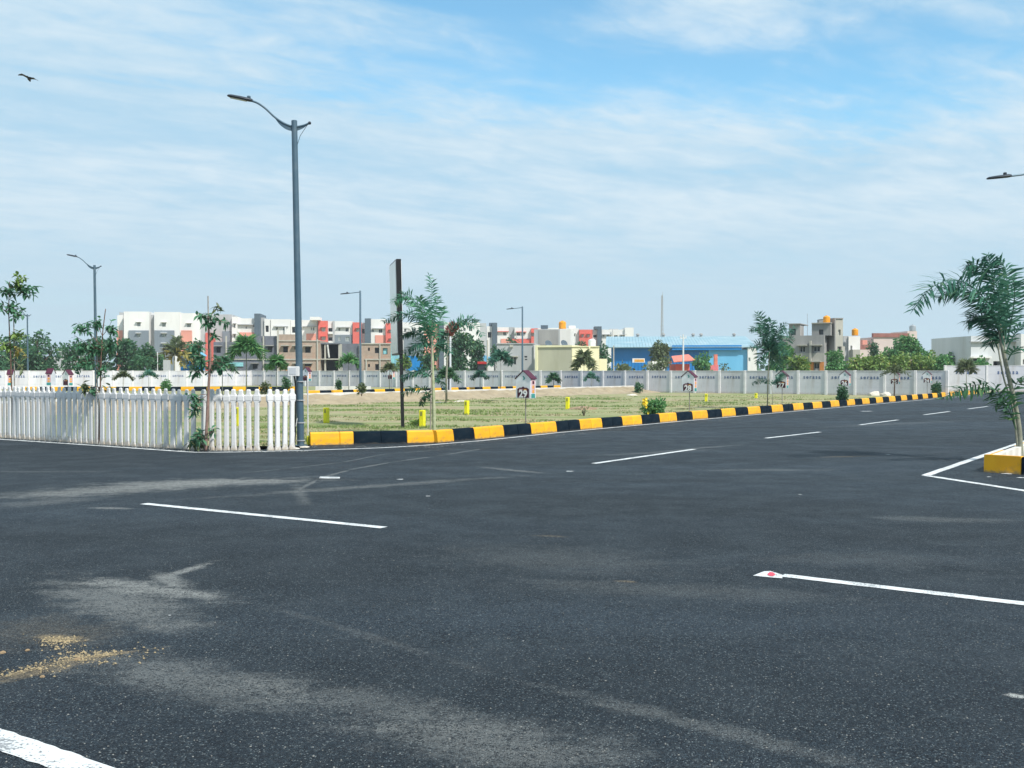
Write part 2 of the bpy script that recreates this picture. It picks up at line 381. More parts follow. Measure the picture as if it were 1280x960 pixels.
# painted markings: thin sheets 4 mm over the asphalt
def paint_mat(name, c, wear=0.62):
    m = bpy.data.materials.new(name); m.use_nodes = True; t = m.node_tree; b = t.nodes['Principled BSDF']
    ge = t.nodes.new('ShaderNodeNewGeometry')
    a = nd(t, 'ShaderNodeTexNoise', i_Scale=70.0, i_Detail=4); t.links.new(ge.outputs['Position'], a.inputs['Vector'])
    a2 = nd(t, 'ShaderNodeTexNoise', i_Scale=4.0, i_Detail=5); t.links.new(ge.outputs['Position'], a2.inputs['Vector'])
    f = mth(t, 'ADD', mth(t, 'MULTIPLY', a.outputs[0], 0.6), mth(t, 'MULTIPLY', a2.outputs[0], 0.4))
    col = mixc(t, mapr(t, f, wear - 0.03, wear + 0.05), c, (0.09, 0.10, 0.11))
    col = mixc(t, mapr(t, a2.outputs[0], 0.35, 0.75, 0, 0.35), col, tuple(x * 0.72 for x in c))
    t.links.new(col, b.inputs['Base Color']); b.inputs['Roughness'].default_value = 0.6
    return m
PAINT = paint_mat('road_paint', (0.60, 0.62, 0.63), 0.56); REDP = paint_mat('red_paint', (0.65, 0.06, 0.10), 0.7)
def strip(pts, w, label=None, z=0.010, m=PAINT, name='road_marking', ragged=0.0055, widths=None):
    out = []; L = []
    res = []
    for i in range(len(pts) - 1):
        a, b_ = pts[i], pts[i+1]; k = max(1, int((b_ - a).length / 0.06)) if (b_ - a).length < 5 else max(1, int((b_ - a).length / 0.3))
        for j in range(k): res.append(a.lerp(b_, j / k))
    res.append(pts[-1]); vs = []; N = len(res)
    for i, p in enumerate(res):
        d = (res[min(i+1, N-1)] - res[max(i-1, 0)]).normalized(); nrm = Vector((-d.y, d.x, 0))
        ww = w / 2
        for s_ in (1, -1):
            q = p + nrm * s_ * (ww + random.uniform(-ragged, ragged)); vs.append((q.x, q.y, z))
    fs = [(2*i, 2*i+1, 2*i+3, 2*i+2) for i in range(N-1)]
    me = raw_mesh(name, vs, fs, m)
    for p in me.polygons:
        if p.normal.z < 0: p.flip()
    o = link(name, me); tag(o, kind='structure'); return o
# kerb-side line
strip([G(0, 549) - DA * 40, G(0, 549.5), G(120, 557.4), G(222, 564.6), G(246, 566), G(300, 565.6), G(388, 563.3), G(480, 560.2), G(530, 557.2), G(600, 551.5), G(700, 541), G(850, 527.0),
       G(1000, 513.8), G(1140, 501.3), G(1215, 494.6)], 0.11)
# centre dashes of the main road
for a, b_ in (((742, 580), (868, 562)), ((957, 548.2), (1025, 540.4)), ((1075, 531.4), (1122, 525.2)), ((1155, 518.8), (1187, 514.6)), ((1210, 511.4), (1235, 508.2)), ((1252, 505.6), (1272, 503.0))):
    strip([G(*a), G(*b_)], 0.12)
# dashes of the cross road
cA = strip([G(180, 630.4), G(480, 660.5)], 0.12)
c0 = G(978, 720.5); dB = (G(1280, 756) - c0).normalized()
strip([c0, c0 + dB * 3.6], 0.12)
# flared end of that dash with a red splash
mb = MB(); pts = [(941, 719.5), (955, 714), (963, 713.6), (978, 718.4), (978, 722.8), (962, 721.5)]
me = raw_mesh('road_marking', [tuple(G(u, v, 0.0105)) for u, v in reversed(pts)], [tuple(range(len(pts)))], PAINT); tag(link('road_marking', me), kind='structure')
me = raw_mesh('red_paint_splash', [tuple(G(u, v, 0.0145)) for u, v in reversed([(959, 717.6), (962, 715), (966, 715.2), (969.5, 718), (966, 720), (962, 719.6)])], [(0,1,2,3,4,5)], REDP)
tag(link('red_paint_splash', me), kind='structure')
# solid line bottom left
e0 = G(-60, 905); e1 = G(160, 983); strip([e0 - (e1 - e0).normalized() * 3, e0, e1], 0.15)
# lines round the right-hand island
i0 = G(1157, 595); strip([i0 + D2 * 42, i0], 0.13); strip([i0, G(1280, 614), G(1280, 614) + (G(1280, 614) - i0).normalized() * 4], 0.13)

# ------------------------------------------------------------------ kerbs
YEL = mat('kerb_yellow', (0.80, 0.40, 0.008), (0.74, 0.35, 0.008), 2.5, 0.5, 0.25, 30, dirt=(0.32, 0.20, 0.07), dscale=7, damt=0.5, objrand=0.07, zd=(.06, (.20, .16, .10), .8))
DRK = mat('kerb_dark', (0.004, 0.010, 0.018), (0.007, 0.015, 0.024), 3, 0.8, 0.25, 30, dirt=(0.04, 0.045, 0.05), dscale=7, damt=0.22, spec=0.02, zd=(.045, (.08, .075, .065), .6))
WHT = mat('white_plaster', (0.66, 0.65, 0.62), (0.58, 0.57, 0.54), 2, 0.85, 0.3, 25, dirt=(0.42, 0.36, 0.28), dscale=1.5, damt=0.5)
def kerb_mesh(L, m, h=0.28, back=None):
    g = 0.007; w = 0.17; mb = MB()
    prof = [(0, 0), (0.012, h * 0.45), (0.035, h - 0.03), (0.06, h), (w, h), (w + 0.01, 0)]   # x = into the plot
    def pr(y, k=0.0): return [(x + (k if x < 0.1 else -k), y, max(z - k, 0) if z > 0 else 0) for x, z in prof]
    rs = [pr(g / 2, 0.006), pr(g / 2 + 0.008)] + [pr(L - g / 2 - 0.008), pr(L - g / 2, 0.006)]
    mb.rings(rs); return mb.mesh('kerb_block', m)
def run_kerb(parent, p0, d, n, seq, L, flip=False, z=0.0, h=0.28, meshes=None, per=2):
    """blocks laid from p0 along d; each colour keeps for `per` blocks; the face looks to the right of d unless flip"""
    ang = math.atan2(d.y, d.x) - math.pi / 2
    for i in range(n):
        me = meshes[(i // per + seq) % 2]
        p = p0 + d * (i * L)
        o = link('kerb_block', me, parent)
        sx = -1
        o.location = (p.x, p.y, z + random.uniform(-0.003, 0.003)); o.rotation_euler = (0, random.uniform(-.006, .006), ang + random.uniform(-.004, .004))
        if not flip: o.scale = (-1, 1, 1)
LB = 0.595
kY, kD = kerb_mesh(LB, YEL), kerb_mesh(LB, DRK)
kt = thing('kerb', 'long kerb of yellow and black painted blocks along the grassy plot', 'kerb', (0, 0, 0))
d0 = (K1 - K0); n0 = d0.normalized()
# first, short length: yellow, black, yellow to the bend
Ls = d0.length
fr = [(0.0, 36/155, YEL), (36/155, 53/155, YEL), (53/155, 87/155, DRK), (87/155, 120/155, DRK), (120/155, 1.0, YEL)]
for a, b_, m in fr:
    me = kerb_mesh(Ls * (b_ - a), m); o = link('kerb_block', me, kt); p = K0 + n0 * (Ls * a); o.location = p
    o.rotation_euler = (0, 0, math.atan2(n0.y, n0.x) - math.pi / 2); o.scale = (-1, 1, 1)
# to the bend on the straight line
me = kerb_mesh((KS - Kb).length, YEL); o = link('kerb_block', me, kt); o.location = Kb; o.rotation_euler = (0, 0, math.atan2(D2.y, D2.x) - math.pi/2); o.scale = (-1, 1, 1)
# wait: the yellow after the bend ends at u=568, black 568..594
ub = lambda u: ((KS.x - (u-640)/F*KS.y) / ((u-640)/F*D2.y - D2.x))
o.data = kerb_mesh(ub(568) - tb, YEL)
o2 = link('kerb_block', kerb_mesh(-ub(568), DRK), kt); o2.location = KS + D2 * ub(568); o2.rotation_euler = o.rotation_euler; o2.scale = (-1, 1, 1)
run_kerb(kt, KS, D2, 103, 0, LB, meshes=(kY, kD))
# small yellow green block beside the lamp post
b0 = G(383, 556.5)
mb = MB(); mb.cbox((0, 0, 0), (0.16, 0.12, 0.2), 0.012)
tag(mb.build('kerb_stub', mat('stub_yellow', (0.50, 0.50, 0.03), rough=0.6, bump=0.3), loc=b0), 'short olive yellow concrete stub between the lamp post and the kerb end', 'stub')
# right-hand island
I0 = G(1235, 589.5); i1 = G(1275, 592.3); di = (i1 - I0).normalized()
kr = thing('kerb', 'yellow and black kerb corner of the island at the right with the tall palm', 'kerb', (0, 0, 0))
run_kerb(kr, I0, di, 8, 0, 0.57, flip=True, meshes=(kerb_mesh(0.57, YEL), kerb_mesh(0.57, DRK)), per=1)
run_kerb(kr, I0, D2, 70, 0, LB, flip=False, meshes=(kY, kD)) if False else None
kw = kerb_mesh(LB, [WHT][0])
def kerb2(L, mf):      # outer face painted, inner side white plaster
    mb = MB(); h = 0.27; w = 0.16; g = 0.004
    mb.cur = 0; mb.box((0, g, 0), (0.05, L - g, h)); mb.cur = 1; mb.box((0.052, g, 0), (w, L - g, h + 0.004))
    return mb.mesh('kerb_block', [mf, WHT])
k2Y, k2D = kerb2(LB, YEL), kerb2(LB, DRK)
angD = math.atan2(D2.y, D2.x) - math.pi / 2
for i in range(76):
    o = link('kerb_block', (k2Y, k2D)[(i // 2) % 2], kr); p = I0 + D2 * (0.02 + i * LB); o.location = (p.x, p.y, 0.001 * (i % 2)); o.rotation_euler = (0, 0, angD)
# soil inside the island
pl = [I0 + di * 0.13 + D2 * 0.16 + DA * 0.1, I0 + di * 4.5 + D2 * 0.1, I0 + di * 4.5 + DA * 30 + D2 * 4, I0 + D2 * 45 + DA * 45, I0 + D2 * 45 + DA * 0.1]
me = raw_mesh('island_soil', [(p.x, p.y, 0.03) for p in pl], [tuple(range(len(pl)))], GROUND)
if me.polygons[0].normal.z < 0: me.polygons[0].flip()
tag(link('island_soil', me), kind='structure')

# ------------------------------------------------------------------ boundary walls with panels, posts, lettering
WALL = mat('precast_wall', (0.60, 0.60, 0.63), (0.53, 0.54, 0.58), 1.2, 0.85, 0.3, 18, streak=True, dirt=(0.38, 0.35, 0.33), dscale=1.6, damt=0.5, objrand=0.07, zd=(.22, (.36, .29, .22), .7))
POST = mat('precast_post', (0.70, 0.69, 0.69), (0.63, 0.62, 0.63), 2, 0.85, 0.3, 18, dirt=(0.38, 0.35, 0.33), dscale=2, damt=0.4)
BLUE_T = mat('lettering_blue', (0.03, 0.08, 0.22), rough=0.6)
def text_mesh(s, size, ext=0.004, spacing=1.3, bold=0.012, m=BLUE_T, name='lettering'):
    c = bpy.data.curves.new(name, 'FONT'); c.body = s; c.size = size; c.extrude = ext; c.offset = bold; c.space_character = spacing
    c.align_x = 'CENTER'; c.align_y = 'CENTER'; c.resolution_u = 3
    o = bpy.data.objects.new('tmp', c); COL.objects.link(o)
    dg = bpy.context.evaluated_depsgraph_get(); dg.update(); me = bpy.data.meshes.new_from_object(o.evaluated_get(dg))
    COL.objects.unlink(o); bpy.data.objects.remove(o); bpy.data.curves.remove(c)
    me.materials.clear(); me.materials.append(m); me.name = name
    me.transform(Matrix.Rotation(R(90), 4, 'X'))       # now lies in the xz plane, facing -y
    return me
LET = text_mesh('serasa', 0.34, spacing=1.38, bold=0.004)
def wall_run(label, o0, d, n, W=1.895, h=1.62, z=0.0, lm=LET, lz=1.2, face=-1):
    t = thing('boundary_wall', label, 'wall', (o0.x, o0.y, z), math.atan2(d.y, d.x))
    pm = MB(); pm.cur = 0
    nb = 3
    for k in range(nb):      # three stacked precast slabs with a shallow joint
        pm.box((0.06, 0.0 + 0.0, -0.1 if k == 0 else h * k / nb + 0.006), (W - 0.06, 0.06, h * (k + 1) / nb - 0.006))
    pm.box((0.06, 0.008, -0.1), (W - 0.06, 0.052, h - 0.02))
    pmesh = pm.mesh('panel', WALL)
    qm = MB(); qm.cbox((-0.085, -0.055, -0.1), (0.085, 0.11, h + 0.035), 0.012); qmesh = qm.mesh('post', POST)
    cm = MB(); cm.box((0.085, -0.02, h - 0.01), (W - 0.085, 0.08, h + 0.02)); cmesh = cm.mesh('coping', POST)
    for i in range(n + 1):
        link('post', qmesh, t, (i * W, 0, random.uniform(-.01, .012)))
        if i < n:
            link('panel', pmesh, t, (i * W, 0, 0)); link('coping', cmesh, t, (i * W, 0, 0))
            link('lettering', lm, t, (i * W + W / 2, -0.006, lz + random.uniform(-.015, .015)))
    return t
WP = G(880, 492); tcor = -48.5
nW = 34; corner = WP + DA * (3.07 + 1.895 * 7) - DA * (1.895 * nW)
wall_run('long grey precast boundary wall behind the grassy plots', corner, DA, nW)
LW = corner - D2 * (1.895 * 20) + Vector((0, 0, 0))
wall_run('sunlit whiter boundary wall behind the picket fence at left', LW, D2, 20)
LET2 = text_mesh('serasa', 0.46, spacing=1.4, bold=0.008)
tw0 = Vector((0.428 * 80 - 0.4, 80, 0))
wall_run('taller boundary wall closing the far end of the road at right', tw0, Vector((1, -0.04, 0)).normalized(), 8, W=3.2, h=2.03, lm=LET2, lz=1.52)

# ------------------------------------------------------------------ raised second road behind the plot
WB0 = corner + DA * 0  # placeholder
tW = lambda u: (((u-640)/F) * WP.y - WP.x) / (DA.x - ((u-640)/F) * DA.y)
pB = WP + DA * tW(793) - D2 * 0.25; pK = WP + DA * tW(703) - D2 * 0.25
road2_len = 62
a, b_ = pB, pK
me = raw_mesh('side_road', [tuple(a + Vector((0, 0, .2))), tuple(a - D2 * road2_len + Vector((0, 0, .2))), tuple(b_ - D2 * road2_len + Vector((0, 0, .2))), tuple(b_ + Vector((0, 0, .2)))], [(0, 3, 2, 1)], ASPH)
if me.polygons[0].normal.z < 0: me.polygons[0].flip()
tag(link('side_road', me), kind='structure')
q = [pK + Vector((0, 0, .19)), pK - D2 * 75 + Vector((0, 0, .19)), pK - D2 * 75 - DA * 60 + Vector((0, 0, .19)), pK - DA * 48 + D2 * 0.2 + Vector((0, 0, .19))]
me = raw_mesh('far_plot_ground', [tuple(p) for p in q], [(0, 1, 2, 3)], GROUND)
if me.polygons[0].normal.z < 0: me.polygons[0].flip()
tag(link('far_plot_ground', me), kind='structure')
kb = thing('kerb', 'white plastered back of the raised side road kerb behind the plot', 'kerb', (0, 0, 0))
for i in range(32):
    mb = MB(); mb.box((-0.1, 0.004, 0.0), (0.1, 1.9 - 0.004, 0.53 + random.uniform(-.008, .008)))
    p = pB - D2 * (1.9 * (i + 1)); o = mb.build('kerb_block', WHT, kb, loc=p); o.rotation_euler.z = angD
L2 = 0.92
m2 = (kerb_mesh(L2, YEL, 0.3), kerb_mesh(L2, DRK, 0.3))
kk = thing('kerb', 'far yellow and black kerb of the raised side road before the wall', 'kerb', (0, 0, 0))
run_kerb(kk, pK - D2 * (L2 * 29), D2, 29, 0, L2, z=0.2, meshes=m2, per=1)
k3 = thing('kerb', 'distant yellow and black kerb seen just over the picket fence tops', 'kerb', (0, 0, 0))
run_kerb(k3, Vector((-34.5, 72.5, 0)), Vector((1, 0, 0)), 21, 0, L2, z=0.2, meshes=m2, per=1)
k4 = thing('kerb', 'white kerb length beyond the side road beside the small potted shrub', 'kerb', (0, 0, 0))
mb = MB(); mb.box((0, 0, 0.1), (4.0, 0.15, 0.52)); mb.build('kerb_block', WHT, k4, loc=(-14.2, 74, 0))

# soil bank along the back of the side road
def bank():
    vs = []; NX, NY = 150, 9
    for i in range(NX):
        s_ = i * 0.42
        for j in range(NY):
            k = j / (NY - 1); d = 0.12 + 2.1 * k * (1 + 0.35 * noise.noise(Vector((s_ * 0.4, 0, 3))))
            h = 0.44 * (1 - k) ** 1.25 + (0.16 * noise.noise(Vector((s_ * 1.0, d * 2.0, 8))) + 0.12 * noise.noise(Vector((s_ * 3.3, d * 5, 2)))) * math.sin(math.pi * min(1, k + .15)) + 0.02
            if j == NY - 1: h = -0.05
            if i == 0: h *= 0.1
            p = pB - D2 * (s_ - 0.8) + DA * d
            vs.append((p.x, p.y, max(h, -0.05)))
    fs = [(i*NY+j, i*NY+j+1, (i+1)*NY+j+1, (i+1)*NY+j) for i in range(NX-1) for j in range(NY-1)]
    me = raw_mesh('soil_bank', vs, fs, mat('bank_soil', (.33, .27, .185), (.26, .21, .14), 1.5, 0.95, 0.9, 12, dirt=(0.42, 0.36, 0.27), dscale=3, damt=0.6))
    tag(link('soil_bank', me), kind='structure')
bank()

# ------------------------------------------------------------------ picket fence
FW = mat('fence_white', (0.66, 0.66, 0.66), (0.58, 0.58, 0.59), 3, 0.75, 0.2, 30, streak=True, dirt=(0.46, 0.42, 0.38), dscale=5, damt=0.35, objrand=0.06, zd=(.16, (.36, .29, .20), .75))
def picket_mesh(sp_, w, th, h=1.24, tk=.58):
    prof = [(0, w * 1.5, 1.3), (0.035, w * 1.42, 1.25), (0.09, w * 1.1, 1.05), (0.16, w, 1), (0.90, w * 0.93, 1), (0.965, w * 1.05, 1), (1.005, sp_ - 0.004, 1.0), (1.02, sp_ - 0.004, 1.15),
            (1.105, sp_ - 0.004, 1.15), (1.12, sp_ * .90, 1.0), (1.135, sp_ * (tk + .12), .95), (1.16, sp_ * tk, .9), (1.215, sp_ * tk * .94, .85), (h - .01, sp_ * tk * .8, .7), (h, sp_ * tk * .5, .4)]
    rs = []
    for z, ww, k in prof:
        a = ww / 2; b = th / 2 * k; c = min(a, b) * 0.4
        rs.append([(-a+c, -b, z), (a-c, -b, z), (a, -b+c, z), (a, b-c, z), (a-c, b, z), (-a+c, b, z), (-a, b-c, z), (-a, -b+c, z)])
    mb = MB(); mb.rings(rs); return mb.mesh('picket', FW)
def fence(label, pts, sp_, me):
    t = thing('picket_fence', label, 'fence', tuple(pts[0]))
    o0 = pts[0]; pos = 0.0; i = 0; seg = 0; acc = 0.0
    while seg < len(pts) - 1:
        a, b_ = pts[seg], pts[seg+1]; L = (b_ - a).length
        if pos > L: pos -= L; seg += 1; continue
        p = a.lerp(b_, pos / L); d = (b_ - a)
        o = link('picket', me, t, p - o0); o.rotation_euler = (random.uniform(-.012, .012), random.uniform(-.01, .01), math.atan2(d.y, d.x) + random.uniform(-.03, .03))
        o.location.z = random.uniform(-.012, .006)
        pos += sp_
    return t
f0 = G(0, 547.0); f1 = G(250, 562.6)
fence('white picket fence running along the side road to the left edge', [f0 - (f1 - f0).normalized() * 4.5, f0, G(125, 555.4), f1], 0.205, picket_mesh(0.205, 0.122, 0.05, tk=.42))
fence('white picket fence turning the corner behind the staked sapling', [G(255, 563.0), G(327, 563.6)], 0.157, picket_mesh(0.157, 0.094, 0.07))
fence('short length of white picket fence between the gap and the lamp post', [G(338, 563.4), G(369, 562.0)], 0.152, picket_mesh(0.152, 0.094, 0.07))
# dirt strip under the fence
# ------------------------------------------------------------------ lamps
LMP = mat('lamp_metal', (0.07, 0.125, 0.17), (0.09, 0.145, 0.19), 2, 0.42, metal=0.35, spec=0.5, dirt=(0.18, 0.2, 0.2), dscale=2, damt=0.4)
LMD = mat('lamp_dark', (0.035, 0.045, 0.06), rough=0.45, metal=0.2)
LGL = mat('lamp_lens', (0.25, 0.28, 0.32), rough=0.15, spec=0.6)
BLK = mat('black_metal', (0.015, 0.016, 0.018), rough=0.4)  # black metal, and the painted darkness behind unfinished window openings
def crv(pts, n=6):
    out = []; P_ = [pts[0]] + list(pts) + [pts[-1]]
    for i in range(1, len(P_) - 2):
        for k in range(n):
            t = k / n; a, b_, c, d = (Vector(P_[i-1]), Vector(P_[i]), Vector(P_[i+1]), Vector(P_[i+2]))
            out.append(0.5 * ((2*b_) + (c - a)*t + (2*a - 5*b_ + 4*c - d)*t*t + (3*b_ - a - 3*c + d)*t*t*t))
    out.append(Vector(pts[-1])); return out
def lamp_curved(loc, label, group):
    t = thing('street_lamp', label, 'street lamp', loc, 0, group)
    k = 22.0 / F
    q = lambda u, v: Vector(((u - 370) * k, 0, (557 - v) * k))
    H = (557 - 153.5) * k
    mb = MB(); mb.lathe([(0.078, 0.0), (0.078, 0.5), (0.073, 2.2), (0.062, H), (0.05, H + 0.01)], 20); smooth_auto(mb.build('post', LMP, t))
    mb = MB(); mb.lathe([(0.15, 0.0), (0.15, 0.02), (0.09, 0.025)], 16); mb.build('base_plate', LMP, t)
    arm = crv([q(389, 156.5), q(381, 159.6), q(370, 160.8), q(358, 156.8), q(346, 148.6), q(335, 138), q(325, 130.8), q(316, 127.4)])
    mb = MB(); mb.tube(arm, [0.022] * len(arm), 10); smooth_auto(mb.build('arm', LMP, t))
    mb = MB(); mb.lathe([(0.0, -.035), (0.025, -.028), (0.035, 0), (0.025, .028), (0, .035)], 10, tuple(q(389, 156.5))); mb.build('arm_knob', LMD, t, True)
    lo = crv([q(346, 149.5), q(352, 158), q(361, 164.4), q(371, 166), q(380, 163.2), q(386.5, 158.5)]); up_ = crv([q(346, 148.8), q(352, 152.8), q(361, 158), q(371, 160.6), q(380, 160), q(386.5, 157.4)])
    mb = MB(); rs = [[(a.x, -.006, a.z), (a.x, .006, a.z), (b_.x, .006, b_.z), (b_.x, -.006, b_.z)] for a, b_ in zip(lo, up_)]; mb.rings(rs); mb.build('web_plate', LMP, t)
    mb = MB(); mb.tube([q(386, 159), q(377, 172), q(373.2, 183)], 0.006, 5); mb.build('cable', LMD, t)
    # head: long flat luminaire
    a = q(319, 128.2); b_ = q(287.8, 121.2); d = (b_ - a); L = d.length; d.normalize(); nz = Vector((-d.z, 0, d.x)); nz = nz if nz.z > 0 else -nz
    rs = []
    for s_, w, h in ((0, .03, .03), (.05, .045, .045), (.12, .085, .05), (.5, .10, .052), (.85, .095, .045), (.96, .07, .032), (1, .03, .02)):
        c = a + d * (L * s_); rs.append([tuple(c + Vector((0, w * math.cos(x), 0)) + nz * (h * math.sin(x) * (1 if math.sin(x) > 0 else .45))) for x in [2*math.pi*i/12 for i in range(12)]])
    mb = MB(); mb.rings(rs); hd = mb.build('lamp_head', LMD, t); smooth_auto(hd, 50)
    mb = MB(); c = a + d * (L * .17) + nz * .05; mb.lathe([(.04, 0), (.04, .035), (.02, .045)], 10, tuple(c)); mb.build('sensor_cap', LMP, hd)
    mb = MB(); c0_ = a + d * (L * .25) - nz * .024; c1_ = a + d * (L * .9) - nz * .022
    mb.rings([[tuple(c + Vector((0, y, 0)) + nz * z) for y, z in ((-.06, 0), (.06, 0), (.06, -.006), (-.06, -.006))] for c in (c0_, c1_)]); mb.build('lens', LGL, hd)
    return t
base1 = G(376, 557.5)
lp = lamp_curved(base1, 'tall curved-arm street lamp nearest the camera beside the picket fence end', 'street lamps with a curved arm')
lp.rotation_euler.y = -0.0175
# control box + cable bits on the post
jb = thing('junction_box', 'white junction box strapped to the tall near lamp post', 'box', (base1.x, base1.y, 0))
cxy = -0.10
mb = MB(); mb.cbox((-.24, -.2, 1.50), (.0, -.075, 1.70), .012); mb.build('casing', mat('box_white', (.72, .73, .74), rough=.5, dirt=(.4, .38, .35)), jb)
mb = MB(); mb.box((-.2, -.205, 1.53), (-.06, -.2005, 1.67)); mb.build('cover', mat('box_grey', (.55, .58, .62), rough=.5), jb)
mb = MB(); mb.tube(crv([(-.12, -.1, 1.5), (-.10, -.11, 1.42), (-.085, -.10, 1.2), (-.09, -.10, .6), (-.10, -.10, .25), (-.12, -.1, .05)]), .018, 8); mb.build('cable', BLK, jb)
mb = MB(); mb.tube([(-.13, -.13, .02), (-.10, -.105, .35), (-.05, -.11, .6)], .008, 6); mb.build('cable', mat('cable_white', (.7, .7, .7)), jb)
for z in (1.38, .98, .5, .12):
    mb = MB(); mb.lathe([(.087, z - .01), (.093, z - .01), (.093, z + .01), (.087, z + .01)], 14, (0, 0, 0)); mb.build('strap', mat('strap', (.4, .42, .44), rough=.4), jb)
# support post, white tube right of the lamp post
mb = MB(); mb.tube([tuple(G(385, 556)), tuple(P(384.5, 470, 22.0))], .014, 8)
tag(mb.build('conduit', mat('pipe_white', (.75, .76, .77), rough=.5)), 'thin white conduit pipe standing just right of the near lamp post', 'pipe')
def place_copy(src, loc, label, rz=0.0, ry=None):
    c = copy_tree(src); c.location = loc; c['label'] = label; c.rotation_euler.z = rz
    if ry is not None: c.rotation_euler.y = ry
    return c
place_copy(lp, P(120.5, 464, 52.6) * 1.0 - Vector((0, 0, 1.5)), 'curved-arm street lamp rising behind the leafy sapling at left', ry=-0.01)
place_copy(lp, P(35, 464, 96) - Vector((0, 0, 1.6)), 'farthest curved-arm street lamp, small, behind the far left tree', ry=-0.005)
def lamp_straight(loc, label, group, rz=0.0):
    t = thing('street_lamp', label, 'street lamp', loc, rz, group); H = 6.0
    mb = MB(); mb.lathe([(.07, 0), (.07, .5), (.05, H), (.04, H + .02)], 14); smooth_auto(mb.build('post', LMP, t))
    mb = MB(); mb.tube([(0, 0, H - .06), (-.62, 0, H - .13)], .022, 8); mb.build('arm', LMP, t)
    rs = []
    for s_, w, h in ((0, .03, .03), (.06, .05, .045), (.15, .09, .05), (.6, .10, .045), (.93, .08, .035), (1, .04, .02)):
        c = Vector((-.60 - .52 * s_, 0, H - .13 - .05 * s_)); rs.append([tuple(c + Vector((0, w * math.cos(x), h * math.sin(x) * (1 if math.sin(x) > 0 else .5)))) for x in [2*math.pi*i/10 for i in range(10)]])
    mb = MB(); mb.rings(rs); hd = mb.build('lamp_head', LMD, t); smooth_auto(hd, 50)
    mb = MB(); mb.lathe([(.04, 0), (.04, .05), (.03, .06)], 8, (-.74, 0, H - .11)); mb.build('sensor_cap', LMD, hd)
    return t
ls = lamp_straight(P(450.5, 464, 57.5) - Vector((0, 0, 1.5)), 'straight-arm street lamp in front of the brick houses', 'street lamps with a straight arm')
place_copy(ls, P(653, 464, 71.5) - Vector((0, 0, 1.5)), 'straight-arm street lamp behind the plot 29 sign before the grey house')
place_copy(ls, Vector((11.53, 22.4, 0)), 'street lamp whose head and arm reach in at the right edge', rz=-0.1)

# edge-on signboard on black pole
sb = thing('signboard', 'tall white signboard seen nearly edge-on on a black pole', 'signboard', tuple(G(503.5, 537.5)))
zz = 24.0; bx = P(503, 464, 27.9).x
o0 = Vector(sb.location); Zs = o0.y
dvec = (P(490.5, 400, Zs * 1.055) - P(498.5, 400, Zs)); dvec.z = 0; dv = dvec.normalized()
kz = lambda v: EYE + (464 - v) * Zs / F
wb = dvec.length; nv = Vector((-dv.y, dv.x, 0))
def obox(m_, a0, a1, b0, b1, z0, z1):      # box in the (dv,nv) frame relative to the pole
    vs = []
    for z in (z0, z1):
        for a_, b__ in ((a0, b0), (a1, b0), (a1, b1), (a0, b1)):
            p = dv * a_ + nv * b__; vs.append((p.x, p.y, z))
    m_.add(vs, [(0,3,2,1),(4,5,6,7),(0,1,5,4),(1,2,6,5),(2,3,7,6),(3,0,4,7)])
mb = MB(); obox(mb, -.03, .03, -.045, .045, 0, kz(443)); mb.build('pole', BLK, sb)
mb = MB(); obox(mb, -.04, wb, -.055, .075, kz(443), kz(324)); 
mb.build('board_frame', BLK, sb)
mb = MB(); obox(mb, .03, wb - .02, .078, .092, kz(441), kz(326)); obox(mb, .03, wb - .02, -.072, -.058, kz(441), kz(326)); mb.build('board_face', mat('board_white', (.88, .89, .90), (.86, .87, .88), rough=.25, spec=.5), sb)
sb.rotation_euler.y = -0.022

